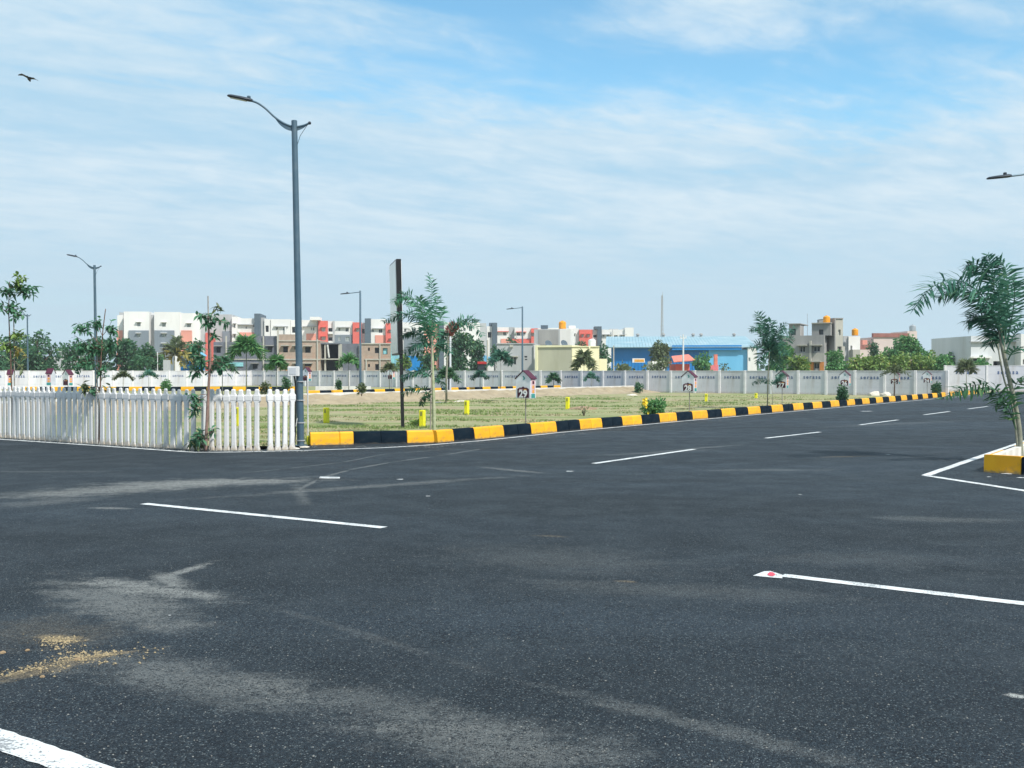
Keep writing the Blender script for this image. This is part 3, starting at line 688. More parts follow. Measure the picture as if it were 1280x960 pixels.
# ------------------------------------------------------------------ plot signs, markers
MAR = mat('sign_maroon', (.07, .010, .030), rough=.5); SWH = mat('sign_white', (.78, .80, .83), rough=.45); SPK = mat('sign_pink', (.62, .42, .44), rough=.5)
SGR = mat('sign_green', (.05, .28, .26), rough=.5); SOR = mat('sign_orange', (.75, .35, .05), rough=.5); STX = mat('sign_letter_white', (.85, .85, .85), rough=.5)
def plot_sign(p, label, num, rz=ROT_A, scale=1.0):
    t = thing('plot_sign', label, 'plot sign', tuple(p), rz, 'house-shaped plot number signs'); t.scale = (scale,) * 3
    w, d = .235, .24; z0, z1, z2 = .88, 1.40, 1.60
    mb = MB(); mb.tube([(0, .12, 0), (0, .12, z0)], .014, 8); mb.build('pole', mat('sign_pole', (.22, .20, .20), rough=.5), t)
    mb = MB(); mb.prism([(-w, z0), (w, z0), (w, z1), (0, z2), (-w, z1)], 0, d); mb.build('sign_box', SWH, t)
    for s_ in (-1, 1):
        mb = MB(); ov = .03
        a = Vector((0, 0, z2 + .006)); b_ = Vector((s_ * (w + ov), 0, z1 - .02 + .006)); u_ = Vector((0, 0, .022))
        mb.rings([[tuple(a + Vector((0, -.02, 0))), tuple(b_ + Vector((0, -.02, 0))), tuple(b_ + u_ + Vector((0, -.02, 0))), tuple(a + u_ + Vector((0, -.02, 0)))],
                  [tuple(a + Vector((0, d + .02, 0))), tuple(b_ + Vector((0, d + .02, 0))), tuple(b_ + u_ + Vector((0, d + .02, 0))), tuple(a + u_ + Vector((0, d + .02, 0)))]]); mb.build('roof_panel', MAR, t)
    mb = MB(); pts = [(-.185, .895), (.185, .895), (.185, 1.13), (.11, 1.165), (.05, 1.165), (0, 1.195), (-.05, 1.165), (-.11, 1.165), (-.185, 1.13)]
    mb.prism(pts, -.006, -.001); pn = mb.build('number_panel', MAR, t)
    if num:
        o = link('number', text_mesh(num, .27, .003, 1.0, .009, STX, 'number'), t, (0, -.010, .990))
    mb = MB(); mb.box((-.12, -.010, 1.09), (-.02, -.0065, 1.13)); mb.build('small_print', SPK, pn)
    mb = MB(); mb.box((.02, -.010, 1.09), (.11, -.0065, 1.13)); mb.build('small_print', SOR, pn)
    mb = MB(); mb.prism([(-.01, 1.37), (.045, 1.37), (.06, 1.42), (.01, 1.48), (-.015, 1.46), (.02, 1.42)], -.005, -.001); mb.build('logo', SGR, t)
    mb = MB(); mb.box((w + .001, .03, z0 + .14), (w + .005, d - .03, z1 - .02)); mb.build('side_print', SPK, t)
    for k, m_ in ((0, MAR), (1, SOR), (2, SOR)):
        mb = MB(); mb.box((w + .006, .08, z1 - .14 - .12 * k), (w + .009, .16, z1 - .06 - .12 * k)); mb.build('side_mark', m_, t)
    mb = MB(); mb.box((w + .001, .03, z0 + .01), (w + .005, d - .03, z0 + .12)); mb.build('side_mark', SGR, t)
    return t
def on_plot(u, Z, z=0.0): return Vector(((u - 640) / F * Z, Z, z))
plot_sign(on_plot(654, 27.2), 'house-shaped plot sign reading 29 beside the road kerb', '29')
plot_sign(on_plot(860, 36.3), 'house-shaped plot sign reading 28 right of the flowering bush', '28')
plot_sign(on_plot(976.5, 43.5), 'house-shaped plot sign reading 27 beside the slim roadside tree', '27')
plot_sign(on_plot(1055.5, 50.5), 'house-shaped plot sign behind the round green bush', '26')
plot_sign(on_plot(1118, 57), 'house-shaped plot sign behind the slim drooping sapling trunk', '25')
plot_sign(on_plot(1158.5, 63), 'rightmost house-shaped plot sign left of the dark bush by the kerb', '24')
plot_sign(on_plot(487.5, 68.5, .19), 'small far plot sign between the signboard and the straight-arm lamp', '')
plot_sign(on_plot(381.5, 56, .19), 'far plot sign peeking out right of the near lamp post', '', rz=ROT_A)
plot_sign(on_plot(60, 45, 0.1), 'pale blue plot sign over the fence behind the left sapling', '', rz=ROT_A - .9)
plot_sign(on_plot(82, 48, 0.05), 'plot sign over the fence, right of the pale blue one', '')
plot_sign(on_plot(10, 48, 0.05), 'plot sign over the fence beside the leftmost sapling trunk', '', rz=ROT_A - .7)
MYE = mat('marker_yellow', (.78, .72, .02), (.66, .62, .02), 6, .5, .2, 40, dirt=(.25, .25, .05), dscale=7, damt=.5, objrand=.05)
mk = None
def marker(u, vb, label, h=.49, tilt=0.0):
    global mk
    p = G(u, vb, .03); p.z = .0
    if mk is None:
        mk = thing('boundary_stone', label, 'boundary stone', tuple(p), ROT_A + .25, 'yellow boundary stones')
        mb = MB(); mb.cbox((-.07, -.075, -.05), (.07, .075, .52), .012); mb.build('stone', MYE, mk)
        mb = MB(); mb.box((-.03, -.0795, .36), (.03, -.0755, .48)); mb.build('painted_mark', mat('marker_mark', (.25, .25, .06), rough=.6), mk)
        c = mk
    else:
        c = copy_tree(mk); c.location = p; c['label'] = label; c.rotation_euler = (tilt, tilt * .6, ROT_A + .25 + random.uniform(-.15, .15))
    c.scale = (1.0, 1.0, h / .5)
    return c
marker(528, 534, 'yellow boundary stone just behind the kerb bend')
marker(408, 529.5, 'yellow boundary stone right of the near lamp post')
marker(583.5, 518.5, 'yellow boundary stone right of the slim palm stem', .52)
marker(709.5, 512.0, 'yellow boundary stone right of the plot 29 sign', .52)
marker(882.5, 501.5, 'yellow boundary stone just right of the plot 28 sign', .40, .05)
marker(945, 498.0, 'yellow boundary stone left of the slim roadside tree', .32)
marker(998, 492.5, 'yellow boundary stone close to the wall past the plot 27 sign', .4)
marker(298, 533, 'yellow boundary stone seen through the pickets of the corner fence', .55)

# ------------------------------------------------------------------ vegetation
BARK = mat('bark_brown', (.16, .10, .075), (.10, .065, .05), 12, .9, .6, 50)
BRK2 = mat('bark_grey', (.27, .27, .22), (.18, .19, .15), 10, .85, .5, 40)
STK = mat('stake_wood', (.33, .30, .26), (.24, .21, .18), 8, .9, .4, 40)
L_DK = leafmat('leaf_dark', (0.032, 0.104, 0.052), (0.068, 0.177, 0.078), (0.137, 0.232, 0.078))
L_MD = leafmat('leaf_mid', (0.058, 0.183, 0.065), (0.137, 0.317, 0.104), (0.210, 0.329, 0.104))
L_LT = leafmat('leaf_light', (0.12, 0.22, 0.05), (0.22, 0.32, 0.08), (0.38, 0.36, 0.1))
L_PALM = leafmat('leaf_palm', (0.037, 0.134, 0.098), (0.089, 0.244, 0.163), (0.147, 0.268, 0.143), 3, .25)
L_PALM_L = leafmat('leaf_palm_light', (0.053, 0.195, 0.111), (0.126, 0.329, 0.195), (0.231, 0.366, 0.156), 3, .35)
L_YEL = leafmat('leaf_yellow', (.26, .24, .06), (.38, .32, .09), None, 3)
L_RED = leafmat('leaf_red', (.34, .11, .10), (.44, .18, .14), None, 3)
L_OLV = leafmat('leaf_olive', (0.085, 0.12, 0.055), (0.15, 0.19, 0.085), (0.25, 0.25, 0.11))
FLW = leafmat('flower_yellow', (.75, .50, .02), (.80, .60, .04), None, 3, .2)

def rv(): 
    while True:
        v = Vector((random.uniform(-1, 1), random.uniform(-1, 1), random.uniform(-1, 1)))
        if 0.05 < v.length < 1: return v
def leaf_faces(vs, fs, p, d, L, w, nrm=None):
    d = d.normalized(); s_ = d.cross(nrm or rv()).normalized() * w / 2; q = len(vs)
    dz = Vector((0, 0, -L * .12))
    vs += [tuple(p), tuple(p + d * L * .45 + s_), tuple(p + d * L + dz), tuple(p + d * L * .45 - s_)]; fs.append((q, q+1, q+2, q+3))
def crown_mesh(name, clumps, nleaf, size, m, droop=0.2):
    vs, fs = [], []; tot = sum((c[1][0] * c[1][1] * c[1][2]) ** .66 for c in clumps)
    for c, r in clumps:
        k = int(nleaf * (r[0] * r[1] * r[2]) ** .66 / tot)
        for _ in range(k):
            v = rv().normalized() * (random.random() ** .35)
            v *= 1 + .25 * noise.noise(v * 2.5 + Vector(c))
            p = Vector(c) + Vector((v.x * r[0], v.y * r[1], v.z * r[2]))
            d = (v + rv() * 1.1 + Vector((0, 0, -droop))).normalized(); sz = size * random.uniform(.6, 1.3)
            leaf_faces(vs, fs, p, d, sz, sz * .62)
    return raw_mesh(name, vs, fs, m)
def tree(u, vtop, hw, Z, label, m=L_DK, n=2200, leaf=.34, vbase=None, squash=1.0, bushy=False, cat='tree', name='leafy_tree', trunk=True, group='trees behind the boundary wall', zb=0.0, clN=None):
    base = on_plot(u, Z, zb); top = EYE + (464 - vtop) * Z / F; H = top - zb; w = hw * Z / F
    t = thing(name, label, cat, tuple(base), 0, group)
    if trunk:
        mb = MB(); hh = H * .55
        pts = [Vector((0, 0, -.1)), Vector((random.uniform(-.1, .1) * w, 0, hh * .4)), Vector((random.uniform(-.15, .15) * w, 0, hh))]
        mb.tube(pts, [H * .035, H * .026, H * .014], 7)
        for k in range(5):
            a = random.uniform(0, 6.28); s_ = pts[1].lerp(pts[2], random.random())
            mb.tube([s_, s_ + Vector((math.cos(a) * w * .35, math.sin(a) * w * .35, H * .16)), s_ + Vector((math.cos(a) * w * .6, math.sin(a) * w * .6, H * .3))], [H * .012, H * .008, H * .004], 5)
        mb.build('trunk', BARK, t)
    cl = []; lo = 0.12 * H if bushy else .35 * H
    for k in range(clN or 11):
        a = random.uniform(0, 6.28); rr = random.random() ** .6
        z = random.uniform(lo, H * .86); prof = math.sqrt(max(.08, 1 - ((z - (lo + H) / 2) / ((H - lo) / 2 + .01)) ** 2))
        r = w * random.uniform(.32, .52)
        zr = min(r * .8 * squash, H - z)
        cl.append(((math.cos(a) * rr * w * .72 * prof, math.sin(a) * rr * w * .72 * prof, z), (r, r, max(zr, .12 * H))))
    cl.append(((0, 0, H * .78), (w * .42, w * .42, H * .22)))
    link('crown', crown_mesh('crown', cl, n, leaf, m), t)
    return t
def frond(parent, p0, p1, p2, p3, Lf, m, n=30, w=.03, foxtail=True, kk=2, hang=.3, name='frond', prof=None, rach=.012):
    """rachis along a cubic bezier, leaflets on both sides (all round if foxtail)"""
    p0, p1, p2, p3 = map(Vector, (p0, p1, p2, p3)); vs, fs = [], []
    def bz(t): return p0*(1-t)**3 + p1*3*t*(1-t)**2 + p2*3*t*t*(1-t) + p3*t**3
    def bd(t): return ((p1-p0)*3*(1-t)**2 + (p2-p1)*6*t*(1-t) + (p3-p2)*3*t*t).normalized()
    mb = MB(); mb.tube([bz(i/10) for i in range(11)], [rach * (1 - .8*i/10) for i in range(11)], 5)
    for i in range(n):
        t = .10 + .90 * (i + random.random() * .5) / n; p = bz(t); T = bd(t); side = T.cross(Vector((0, 0, 1)))
        if side.length < .2: side = T.cross(Vector((0, 1, 0)))
        side.normalize(); up = side.cross(T).normalized()
        ll = Lf * (math.sin(math.pi * min(1, .12 + t * .80)) ** .6) * random.uniform(.8, 1.1)
        if prof: ll = Lf * prof(t) * random.uniform(.85, 1.1)
        for s_ in (-1, 1):
            for k in range(kk if foxtail else 1):
                a = random.uniform(-1.1, 1.1) if foxtail else random.uniform(.05, .45)
                d = (T * random.uniform(.45, .8) + side * s_ * math.cos(a) + up * math.sin(a)).normalized()
                tip = (d + Vector((0, 0, -hang * 1.6))).normalized()
                mid = p + (d + Vector((0, 0, -hang * .35))).normalized() * ll * .5; end = mid + (d * .4 + tip * .6).normalized() * ll * .5 
                ws = d.cross(up if abs(d.dot(up)) < .8 else T).normalized() * w / 2
                q = len(vs)
                vs += [tuple(p - ws * .4), tuple(p + ws * .4), tuple(mid + ws), tuple(mid - ws), tuple(end)]
                fs += [(q, q+1, q+2, q+3), (q+3, q+2, q+4)]
    o_ = len(mb.v); mb.v += vs; mb.f += [tuple(i + o_ for i in f) for f in fs]; mb.m += [0] * len(fs)
    me = bpy.data.meshes.new('frond'); me.from_pydata(mb.v, [], mb.f); me.materials.append(m); me.update()
    return link(name, me, parent)
def px(Z, base):
    return lambda u, v, dy=0.0: P(u, v, Z + dy) - base
# palm 1 (behind the kerb bend)
Zp = 24.6; bs = on_plot(541.5, Zp)
pm = thing('palm', 'young palm tied to a pale stake behind the yellow kerb bend', 'palm', tuple(bs)); q = px(Zp, bs)
mb = MB(); mb.tube(crv([q(543, 545), q(542, 500), q(541, 470), q(540, 440), q(538, 415)]), [.045] * 6 + [.04] * 6 + [.035] * 6 + [.03] * 7, 9); mb.build('trunk', mat('palm_stem', (.42, .44, .28), (.30, .34, .20), 9, .7, .3), pm, True)
mb = MB(); mb.tube([q(538, 545, -.08), q(540, 400, -.05)], .018, 6); mb.build('stake', STK, pm)
mb = MB(); mb.tube([q(539.5, 432, .02), q(537, 395, .0)], [.05, .02], 8); mb.build('crownshaft', L_PALM_L, pm)
for a in [  # base, c1, c2, tip : (u,v,depth)
    ((538, 430, 0), (533, 395, .1), (546, 368, .2), (536, 343, .5), .27, L_PALM),
    ((539, 430, 0), (541, 400, -.1), (549, 372, -.4), (547, 372, -.6), .22, L_PALM_L),
    ((538, 425, 0), (528, 375, 0), (508, 358, -.2), (492, 378, -.4), .36, L_PALM_L),
    ((538, 428, 0), (528, 392, .2), (512, 382, .3), (478, 402, .4), .34, L_PALM),
    ((538, 430, 0), (534, 400, -.4), (530, 385, -.9), (524, 372, -1.5), .32, L_PALM_L),
    ((538, 432, 0), (545, 415, .3), (552, 398, .5), (553, 384, .6), .28, L_PALM_L),
    ((538, 434, 0), (528, 415, .3), (516, 408, .4), (503, 420, .5), .30, L_PALM),
    ((539, 436, 0), (532, 425, -.3), (520, 425, -.5), (505, 442, -.4), .28, L_PALM),
    ((539, 438, 0), (528, 436, .3), (514, 440, .2), (500, 452, .2), .24, L_DK),
    ((541, 436, 0), (548, 422, .3), (556, 425, .4), (563, 442, .3), .28, L_PALM),
    ((541, 475, 0), (530, 458, -.1), (515, 462, -.2), (503, 474, -.2), .26, L_PALM),
    ((541, 500, 0), (530, 480, -.2), (516, 480, -.3), (503, 494, -.3), .22, L_DK),
    ((541, 506, 0), (533, 490, .2), (528, 492, .2), (527, 507, .2), .18, L_DK),
    ((541, 480, 0), (548, 470, .2), (552, 475, .3), (556, 490, .3), .16, L_PALM)]:
    frond(pm, q(*a[0]), q(*a[1]), q(*a[2]), q(*a[3]), a[4], a[5], n=34 if a[4] > .24 else 18, w=.036, kk=2 if a[3][0] < 530 else 1, hang=.5)
# palm with reddish new leaf, further back
Zp = 45; bs = on_plot(558, Zp); pm = thing('palm', 'slender palm with a reddish leaf tuft right of the staked palm', 'palm', tuple(bs)); q = px(Zp, bs)
mb = MB(); mb.tube([q(558, 501), q(558, 470), q(560, 430), q(561, 412)], [.05, .045, .04, .03], 8); mb.build('trunk', BRK2, pm, True)
for a in [((561, 420, 0), (565, 400, 0), (590, 395, -.3), (603, 420, -.5), .5, L_PALM), ((561, 420, 0), (568, 402, .3), (585, 392, .6), (598, 402, 1), .45, L_PALM),
          ((561, 424, 0), (556, 408, 0), (552, 418, 0), (546, 440, 0), .45, L_PALM), ((561, 424, 0), (564, 412, 0), (572, 408, 0), (572, 406, 0), .26, L_RED), ((561, 424, 0), (559, 410, .2), (563, 405, .2), (566, 404, .2), .24, L_RED),
          ((561, 428, 0), (556, 420, 0), (549, 428, 0), (543, 450, 0), .4, L_PALM)]:
    frond(pm, q(*a[0]), q(*a[1]), q(*a[2]), q(*a[3]), a[4], a[5], n=26, w=.07)
# palm 2 at the right-hand island
Zp = 18.0; bs = on_plot(1276, Zp); pm = thing('palm', 'tall arching palm on the island at the right edge', 'palm', tuple(bs)); q = px(Zp, bs)
for pts, r in (([(1276, 578), (1273, 530), (1263, 480), (1252, 430), (1249, 400)], .05), ([(1279, 576), (1270, 520), (1258, 460), (1254, 420)], .03), ([(1272, 560), (1266, 510), (1254, 470), (1247, 430)], .022)):
    mb = MB(); c = crv([q(*x) for x in pts]); mb.tube(c, [r * (1 - .5 * i / len(c)) for i in range(len(c))], 9); mb.build('trunk', BRK2, pm, True)
for a in [
    ((1256, 440, 0), (1245, 350, -.2), (1178, 318, -.5), (1142, 388, -.8), .48, .45, 50),
    ((1256, 430, 0), (1242, 372, .1), (1205, 345, .2), (1172, 372, .3), .44, .5, 42),
    ((1256, 425, 0), (1250, 370, .3), (1236, 322, .3), (1207, 332, .2), .40, .55, 40),
    ((1256, 425, 0), (1253, 380, 0), (1243, 340, 0), (1234, 318, 0), .30, .25, 30),
    ((1257, 425, 0), (1262, 370, .1), (1262, 325, .2), (1246, 326, .2), .38, .5, 30),
    ((1258, 430, 0), (1270, 380, -.3), (1272, 350, -.6), (1262, 345, -.9), .38, .5, 22),
    ((1256, 440, 0), (1242, 400, .2), (1225, 385, .3), (1208, 402, .3), .42, .6, 30),
    ((1256, 440, 0), (1250, 405, .2), (1242, 410, .3), (1236, 432, .3), .38, .7, 26),
    ((1258, 440, 0), (1270, 405, 0), (1285, 395, 0), (1300, 420, 0), .40, .5, 20),
    ((1260, 450, 0), (1268, 430, -.2), (1280, 430, -.3), (1292, 460, -.3), .36, .5, 18)]:
    frond(pm, q(*a[0]), q(*a[1]), q(*a[2]), q(*a[3]), a[4], L_PALM, n=a[6], w=.037, foxtail=a[6] > 25, hang=a[5], rach=.014)
for a in [((1272, 545, 0), (1258, 468, -.1), (1220, 470, -.3), (1176, 500, -.4), .34, .55, 30), ((1268, 520, 0), (1262, 478, 0), (1274, 465, 0), (1296, 470, .1), .28, .4, 9),
          ((1270, 540, 0), (1262, 505, .1), (1250, 498, .1), (1240, 512, .1), .22, .4, 6)]:
    frond(pm, q(*a[0]), q(*a[1]), q(*a[2]), q(*a[3]), a[4], L_DK, n=a[6], w=.045, foxtail=True, hang=a[5], rach=.01)
# young palms / slim trees along the plots
def slim(u, vb, vt, Z, label, fr, m=L_PALM, zb=0.0, cat='palm', name='palm', Lf=.45, w=.06, r=.04, lean=0, trunkm=BRK2, n=20):
    bs = on_plot(u, Z, zb); t = thing(name, label, cat, tuple(bs), 0, 'young palms and trees planted along the plots'); q = px(Z, bs)
    mb = MB(); mb.tube([Vector((0, 0, -.05)), q(u + lean * .5, (464 + (vt)) / 2 + 10), q(u + lean, vt)], [r * .62, r * .5, r * .35], 7); mb.build('trunk', trunkm, t, True)
    for (a1, a2, a3, *ex) in fr:
        b0 = (u + lean, vt); frond(t, q(*b0), q(b0[0] + a1[0], b0[1] + a1[1]), q(b0[0] + a2[0], b0[1] + a2[1], random.uniform(-.4, .4)), q(b0[0] + a3[0], b0[1] + a3[1], random.uniform(-.6, .6)), Lf, ex[0] if ex else m, n=n, w=w)
    return t
def arcs(spread, rise, k, fall=1.0):
    out = []
    for i in range(k):
        s_ = -1 + 2 * i / (k - 1) + random.uniform(-.12, .12); rs = rise * (1.1 - .5 * abs(s_))
        out.append(((s_ * spread * .25, -rs * .8), (s_ * spread * .75, -rs), (s_ * spread, -rs * .55 + abs(s_) * rise * .6 * fall)))
    return out
slim(959, 0, 440, 42.5, 'slim tree with feathery dark leaves beside the plot 27 sign', [((-3, -25), (-10, -45), (-16, -48)), ((-3, -20), (-16, -36), (-24, -28)), ((0, -15), (0, -34), (2, -40)), ((3, -15), (10, -30), (20, -36)), ((4, -10), (16, -24), (32, -30)), ((4, -6), (16, -14), (30, -18)),
     ((-4, -8), (-14, -14), (-24, -4)), ((3, 0), (12, -8), (20, 4)), ((-3, 0), (-10, -4), (-14, 14)), ((2, 5), (8, 6), (12, 22)), ((0, -5), (-8, -24), (-12, -34)), ((0, 0), (6, -16), (12, -22))], L_PALM, cat='tree', name='slim_tree', Lf=.44, w=.048, r=.05, lean=3, n=22)
slim(966, 0, 482, 43.0, 'low drooping frond shrub around the foot of the slim tree', [((-5, -8), (-14, -8), (-24, -2)), ((5, -8), (12, -14), (20, -14)), ((4, -6), (10, -6), (14, -14))], L_PALM, Lf=.24, w=.045, r=.02, lean=-2)
slim(1117.5, 0, 468, 56.5, 'bare drooping sapling beyond the two white rubble heaps', arcs(19, 12, 6), L_OLV, Lf=.3, w=.05, r=.045, lean=1, trunkm=BARK, n=14, cat='tree', name='sapling')
slim(626, 0, 452, 68, 'small palm left of the plot 29 sign before the grey house', arcs(13, 14, 7), Lf=.6, w=.09, zb=.2)
slim(600, 0, 472, 70, 'tiny palm left of the grey house at the wall', arcs(10, 9, 5), Lf=.4, w=.07, zb=.2)
slim(730, 0, 458, 84, 'palm rising in front of the cream house windows', arcs(12, 20, 8), L_OLV, Lf=.8, w=.12)
slim(739, 0, 474, 72, 'thin seedling palm before the wall below the cream house', arcs(9, 9, 4), Lf=.3, w=.06, zb=.1)
slim(692, 0, 476, 74, 'small bushy palm against the wall right of the plot 29 sign', arcs(8, 10, 6), L_DK, Lf=.4, w=.08, zb=.2, r=.06)
slim(308, 0, 442, 60, 'large dark palm in front of the dark brick house', arcs(20, 20, 9), L_MD, Lf=.75, w=.10, zb=.1, r=.07, n=22)
slim(346, 0, 458, 64, 'dark palm left of the near lamp post before the brick house', arcs(11, 12, 6), L_MD, Lf=.6, w=.10, zb=.2)
slim(278, 0, 458, 52, 'palm with hanging leaves over the fence right of the corner sapling', arcs(17, 12, 7, 1.8), L_DK, Lf=.45, w=.07)
slim(436, 0, 455, 62, 'green palm beside the straight-arm lamp before the dark brick house', arcs(13, 12, 6), L_MD, Lf=.5, w=.08, zb=.2)
slim(218, 0, 446, 112, 'yellowing coconut palm beside the blue shed', [((-4, -12), (-14, -12), (-22, 8), L_YEL), ((4, -10), (14, -10), (24, 8), L_YEL), ((-2, -12), (-8, -22), (-12, -8), L_OLV), ((2, -14), (2, -26), (4, -24), L_OLV), ((3, -6), (8, -4), (12, 14), L_YEL), ((-3, -4), (-8, 0), (-10, 14), L_YEL), ((1, -8), (10, -18), (16, -14), L_OLV)], L_OLV, Lf=.9, w=.18, r=.16, n=20)
slim(154, 0, 472, 60, 'small bare palm over the fence near the left sapling', arcs(12, 8, 5), L_OLV, Lf=.3, w=.06, zb=.1, r=.03)
slim(186, 0, 470, 62, 'thin palm over the fence below the grey apartment panel', arcs(10, 8, 4), L_PALM, Lf=.3, w=.06, zb=.1, r=.03)
slim(557, 0, 474, 50, 'dark palm clump at the soil bank right of the staked palm', arcs(15, 14, 9), L_DK, Lf=.4, w=.06, r=.05, lean=2)
slim(487, 0, 462, 66, 'small palm left of the signboard pole by the wall', arcs(9, 8, 5), L_OLV, Lf=.4, w=.07, zb=.2)
slim(1208, 0, 462, 76, 'spindly tree before the tall wall at the end of the road', arcs(9, 10, 7), L_OLV, Lf=.7, w=.1, r=.05, cat='tree', name='slim_tree')

# saplings with real single leaves
L_SAP = leafmat('leaf_sapling', (0.053, 0.159, 0.091), (0.105, 0.268, 0.143), (0.189, 0.342, 0.156), 3, .35)
def leaf_mesh(L, w, m, nm='leaf'):
    vs = []; fs = []
    prof = [(0, .05), (.2, .7), (.45, 1), (.7, .75), (.88, .35), (1, 0)]
    for t, k in prof:
        x = t * L; z = -.25 * L * t * t
        vs += [(x, -w / 2 * k, z + .12 * w * k), (x, 0, z), (x, w / 2 * k, z + .12 * w * k)]
    for i in range(len(prof) - 1):
        a = i * 3; fs += [(a, a+3, a+4, a+1), (a+1, a+4, a+5, a+2)]
    return raw_mesh(nm, vs, fs, m, True)
def sapling(u, vb, Z, label, trunk, clusters, L=.18, w=.055, stake=None, tm=BARK, r0=.022):
    bs = on_plot(u, Z); t = thing('sapling', label, 'sapling', tuple(bs), 0, 'saplings planted in front of the picket fence'); q = px(Z, bs)
    pts = crv([q(*p) for p in trunk]); mb = MB(); mb.tube(pts, [r0 * (1 - .6 * i / len(pts)) for i in range(len(pts))], 8); tr = mb.build('trunk', tm, t, True)
    if stake: mb = MB(); mb.tube([q(*p) for p in stake], .012, 6); mb.build('stake', STK, t)
    mm = {}
    for (cu, cv, ru, rvv, k, m, att) in clusters:
        c = q(cu, cv); ap = min(pts, key=lambda p: (p - q(cu, att)).length)
        mb = MB(); rad = Vector((ru * Z / F, ru * Z / F * .9, rvv * Z / F)) * 1.22
        mid = ap.lerp(c, .5) + Vector((0, 0, .05)); mb.tube([ap, mid, c], [.008, .006, .003], 5)
        nt = max(5, k // 3); tw = []
        for j in range(nt):
            v = rv(); e = c + Vector((v.x * rad.x, v.y * rad.y, v.z * rad.z)) ; s_ = ap.lerp(c, random.uniform(.4, 1)); tw.append((s_, e)); mb.tube([s_, s_.lerp(e, .5) + Vector((0, 0, .03)), e], [.005, .004, .002], 4)
        mb.build('branch', tm, t)
        for j in range(int(k * 2.1)):
            s_, e = random.choice(tw); p = s_.lerp(e, random.uniform(.35, 1.0)) + rv() * .02
            if m not in mm: mm[m] = [leaf_mesh(L * f, w * g, m) for f, g in ((1, 1), (.8, 1.1), (1.15, .9))]
            o = link('leaf', random.choice(mm[m]), t, p)
            yaw = random.uniform(0, 6.28); o.rotation_euler = (random.uniform(-.7, .7), random.uniform(-.9, 1.2), yaw)
            s2 = random.uniform(.75, 1.2); o.scale = (s2, s2, s2)
    return t
sapling(17, 547, 24.5, 'leafy sapling at the far left in front of the picket fence', [(17, 549), (15, 500), (13, 440), (11, 390), (12, 352)],
  [(25, 352, 12, 8, 34, L_LT, 365), (36, 362, 9, 10, 34, L_SAP, 375), (12, 362, 13, 12, 36, L_SAP, 375), (8, 385, 12, 12, 30, L_SAP, 395), (24, 395, 10, 10, 18, L_SAP, 400),
   (25, 418, 10, 8, 22, L_LT, 420), (6, 432, 10, 8, 18, L_LT, 430), (26, 440, 9, 8, 14, L_YEL, 440), (28, 462, 5, 8, 6, L_OLV, 450)], L=.155, w=.062, stake=((19, 549, .03), (17, 380, .03)))
sapling(123, 555, 22.4, 'wide dark-leaved sapling in front of the fence below the curved lamp', [(124, 556), (125, 510), (126, 460), (128, 420), (132, 386)],
  [(100, 410, 12, 8, 30, L_SAP, 430), (118, 402, 10, 7, 26, L_SAP, 420), (142, 408, 8, 8, 22, L_SAP, 420), (100, 430, 16, 12, 60, L_SAP, 440), (118, 435, 12, 16, 60, L_SAP, 440), (138, 432, 10, 14, 36, L_SAP, 440),
   (100, 452, 15, 12, 46, L_SAP, 455), (104, 485, 9, 7, 20, L_OLV, 480), (118, 488, 8, 6, 14, L_SAP, 490), (136, 488, 8, 8, 14, L_OLV, 490), (124, 462, 12, 12, 30, L_SAP, 465)], L=.14, w=.05, stake=((120, 556, .03), (121, 400, .03)))
sapling(258, 562, 20.4, 'staked sapling with broad drooping leaves at the fence corner', [(257, 564), (259, 520), (261, 480), (263, 445), (261, 415), (260, 395)],
  [(250, 394, 12, 4, 16, L_SAP, 400), (256, 405, 8, 6, 16, L_SAP, 405), (270, 398, 8, 6, 16, L_SAP, 405), (283, 400, 6, 7, 12, L_SAP, 405), (274, 383, 5, 7, 8, L_OLV, 400), (270, 418, 6, 8, 12, L_SAP, 425),
   (243, 432, 4, 10, 14, L_SAP, 440), (250, 448, 8, 12, 34, L_SAP, 455), (243, 465, 7, 10, 20, L_SAP, 465), (240, 500, 9, 8, 20, L_SAP, 492), (243, 512, 9, 10, 26, L_SAP, 495), (248, 545, 9, 8, 44, L_SAP, 555), (244, 555, 9, 4, 24, L_OLV, 558),
   (277, 452, 9, 8, 16, L_SAP, 455), (280, 462, 8, 8, 14, L_SAP, 455), (268, 540, 5, 6, 6, L_SAP, 545)], L=.145, w=.052, stake=((262, 562, .03), (260, 370, .03)), r0=.035, tm=mat('bark_red', (.26, .17, .14), (.18, .12, .10), 14, .9, .5, 60))

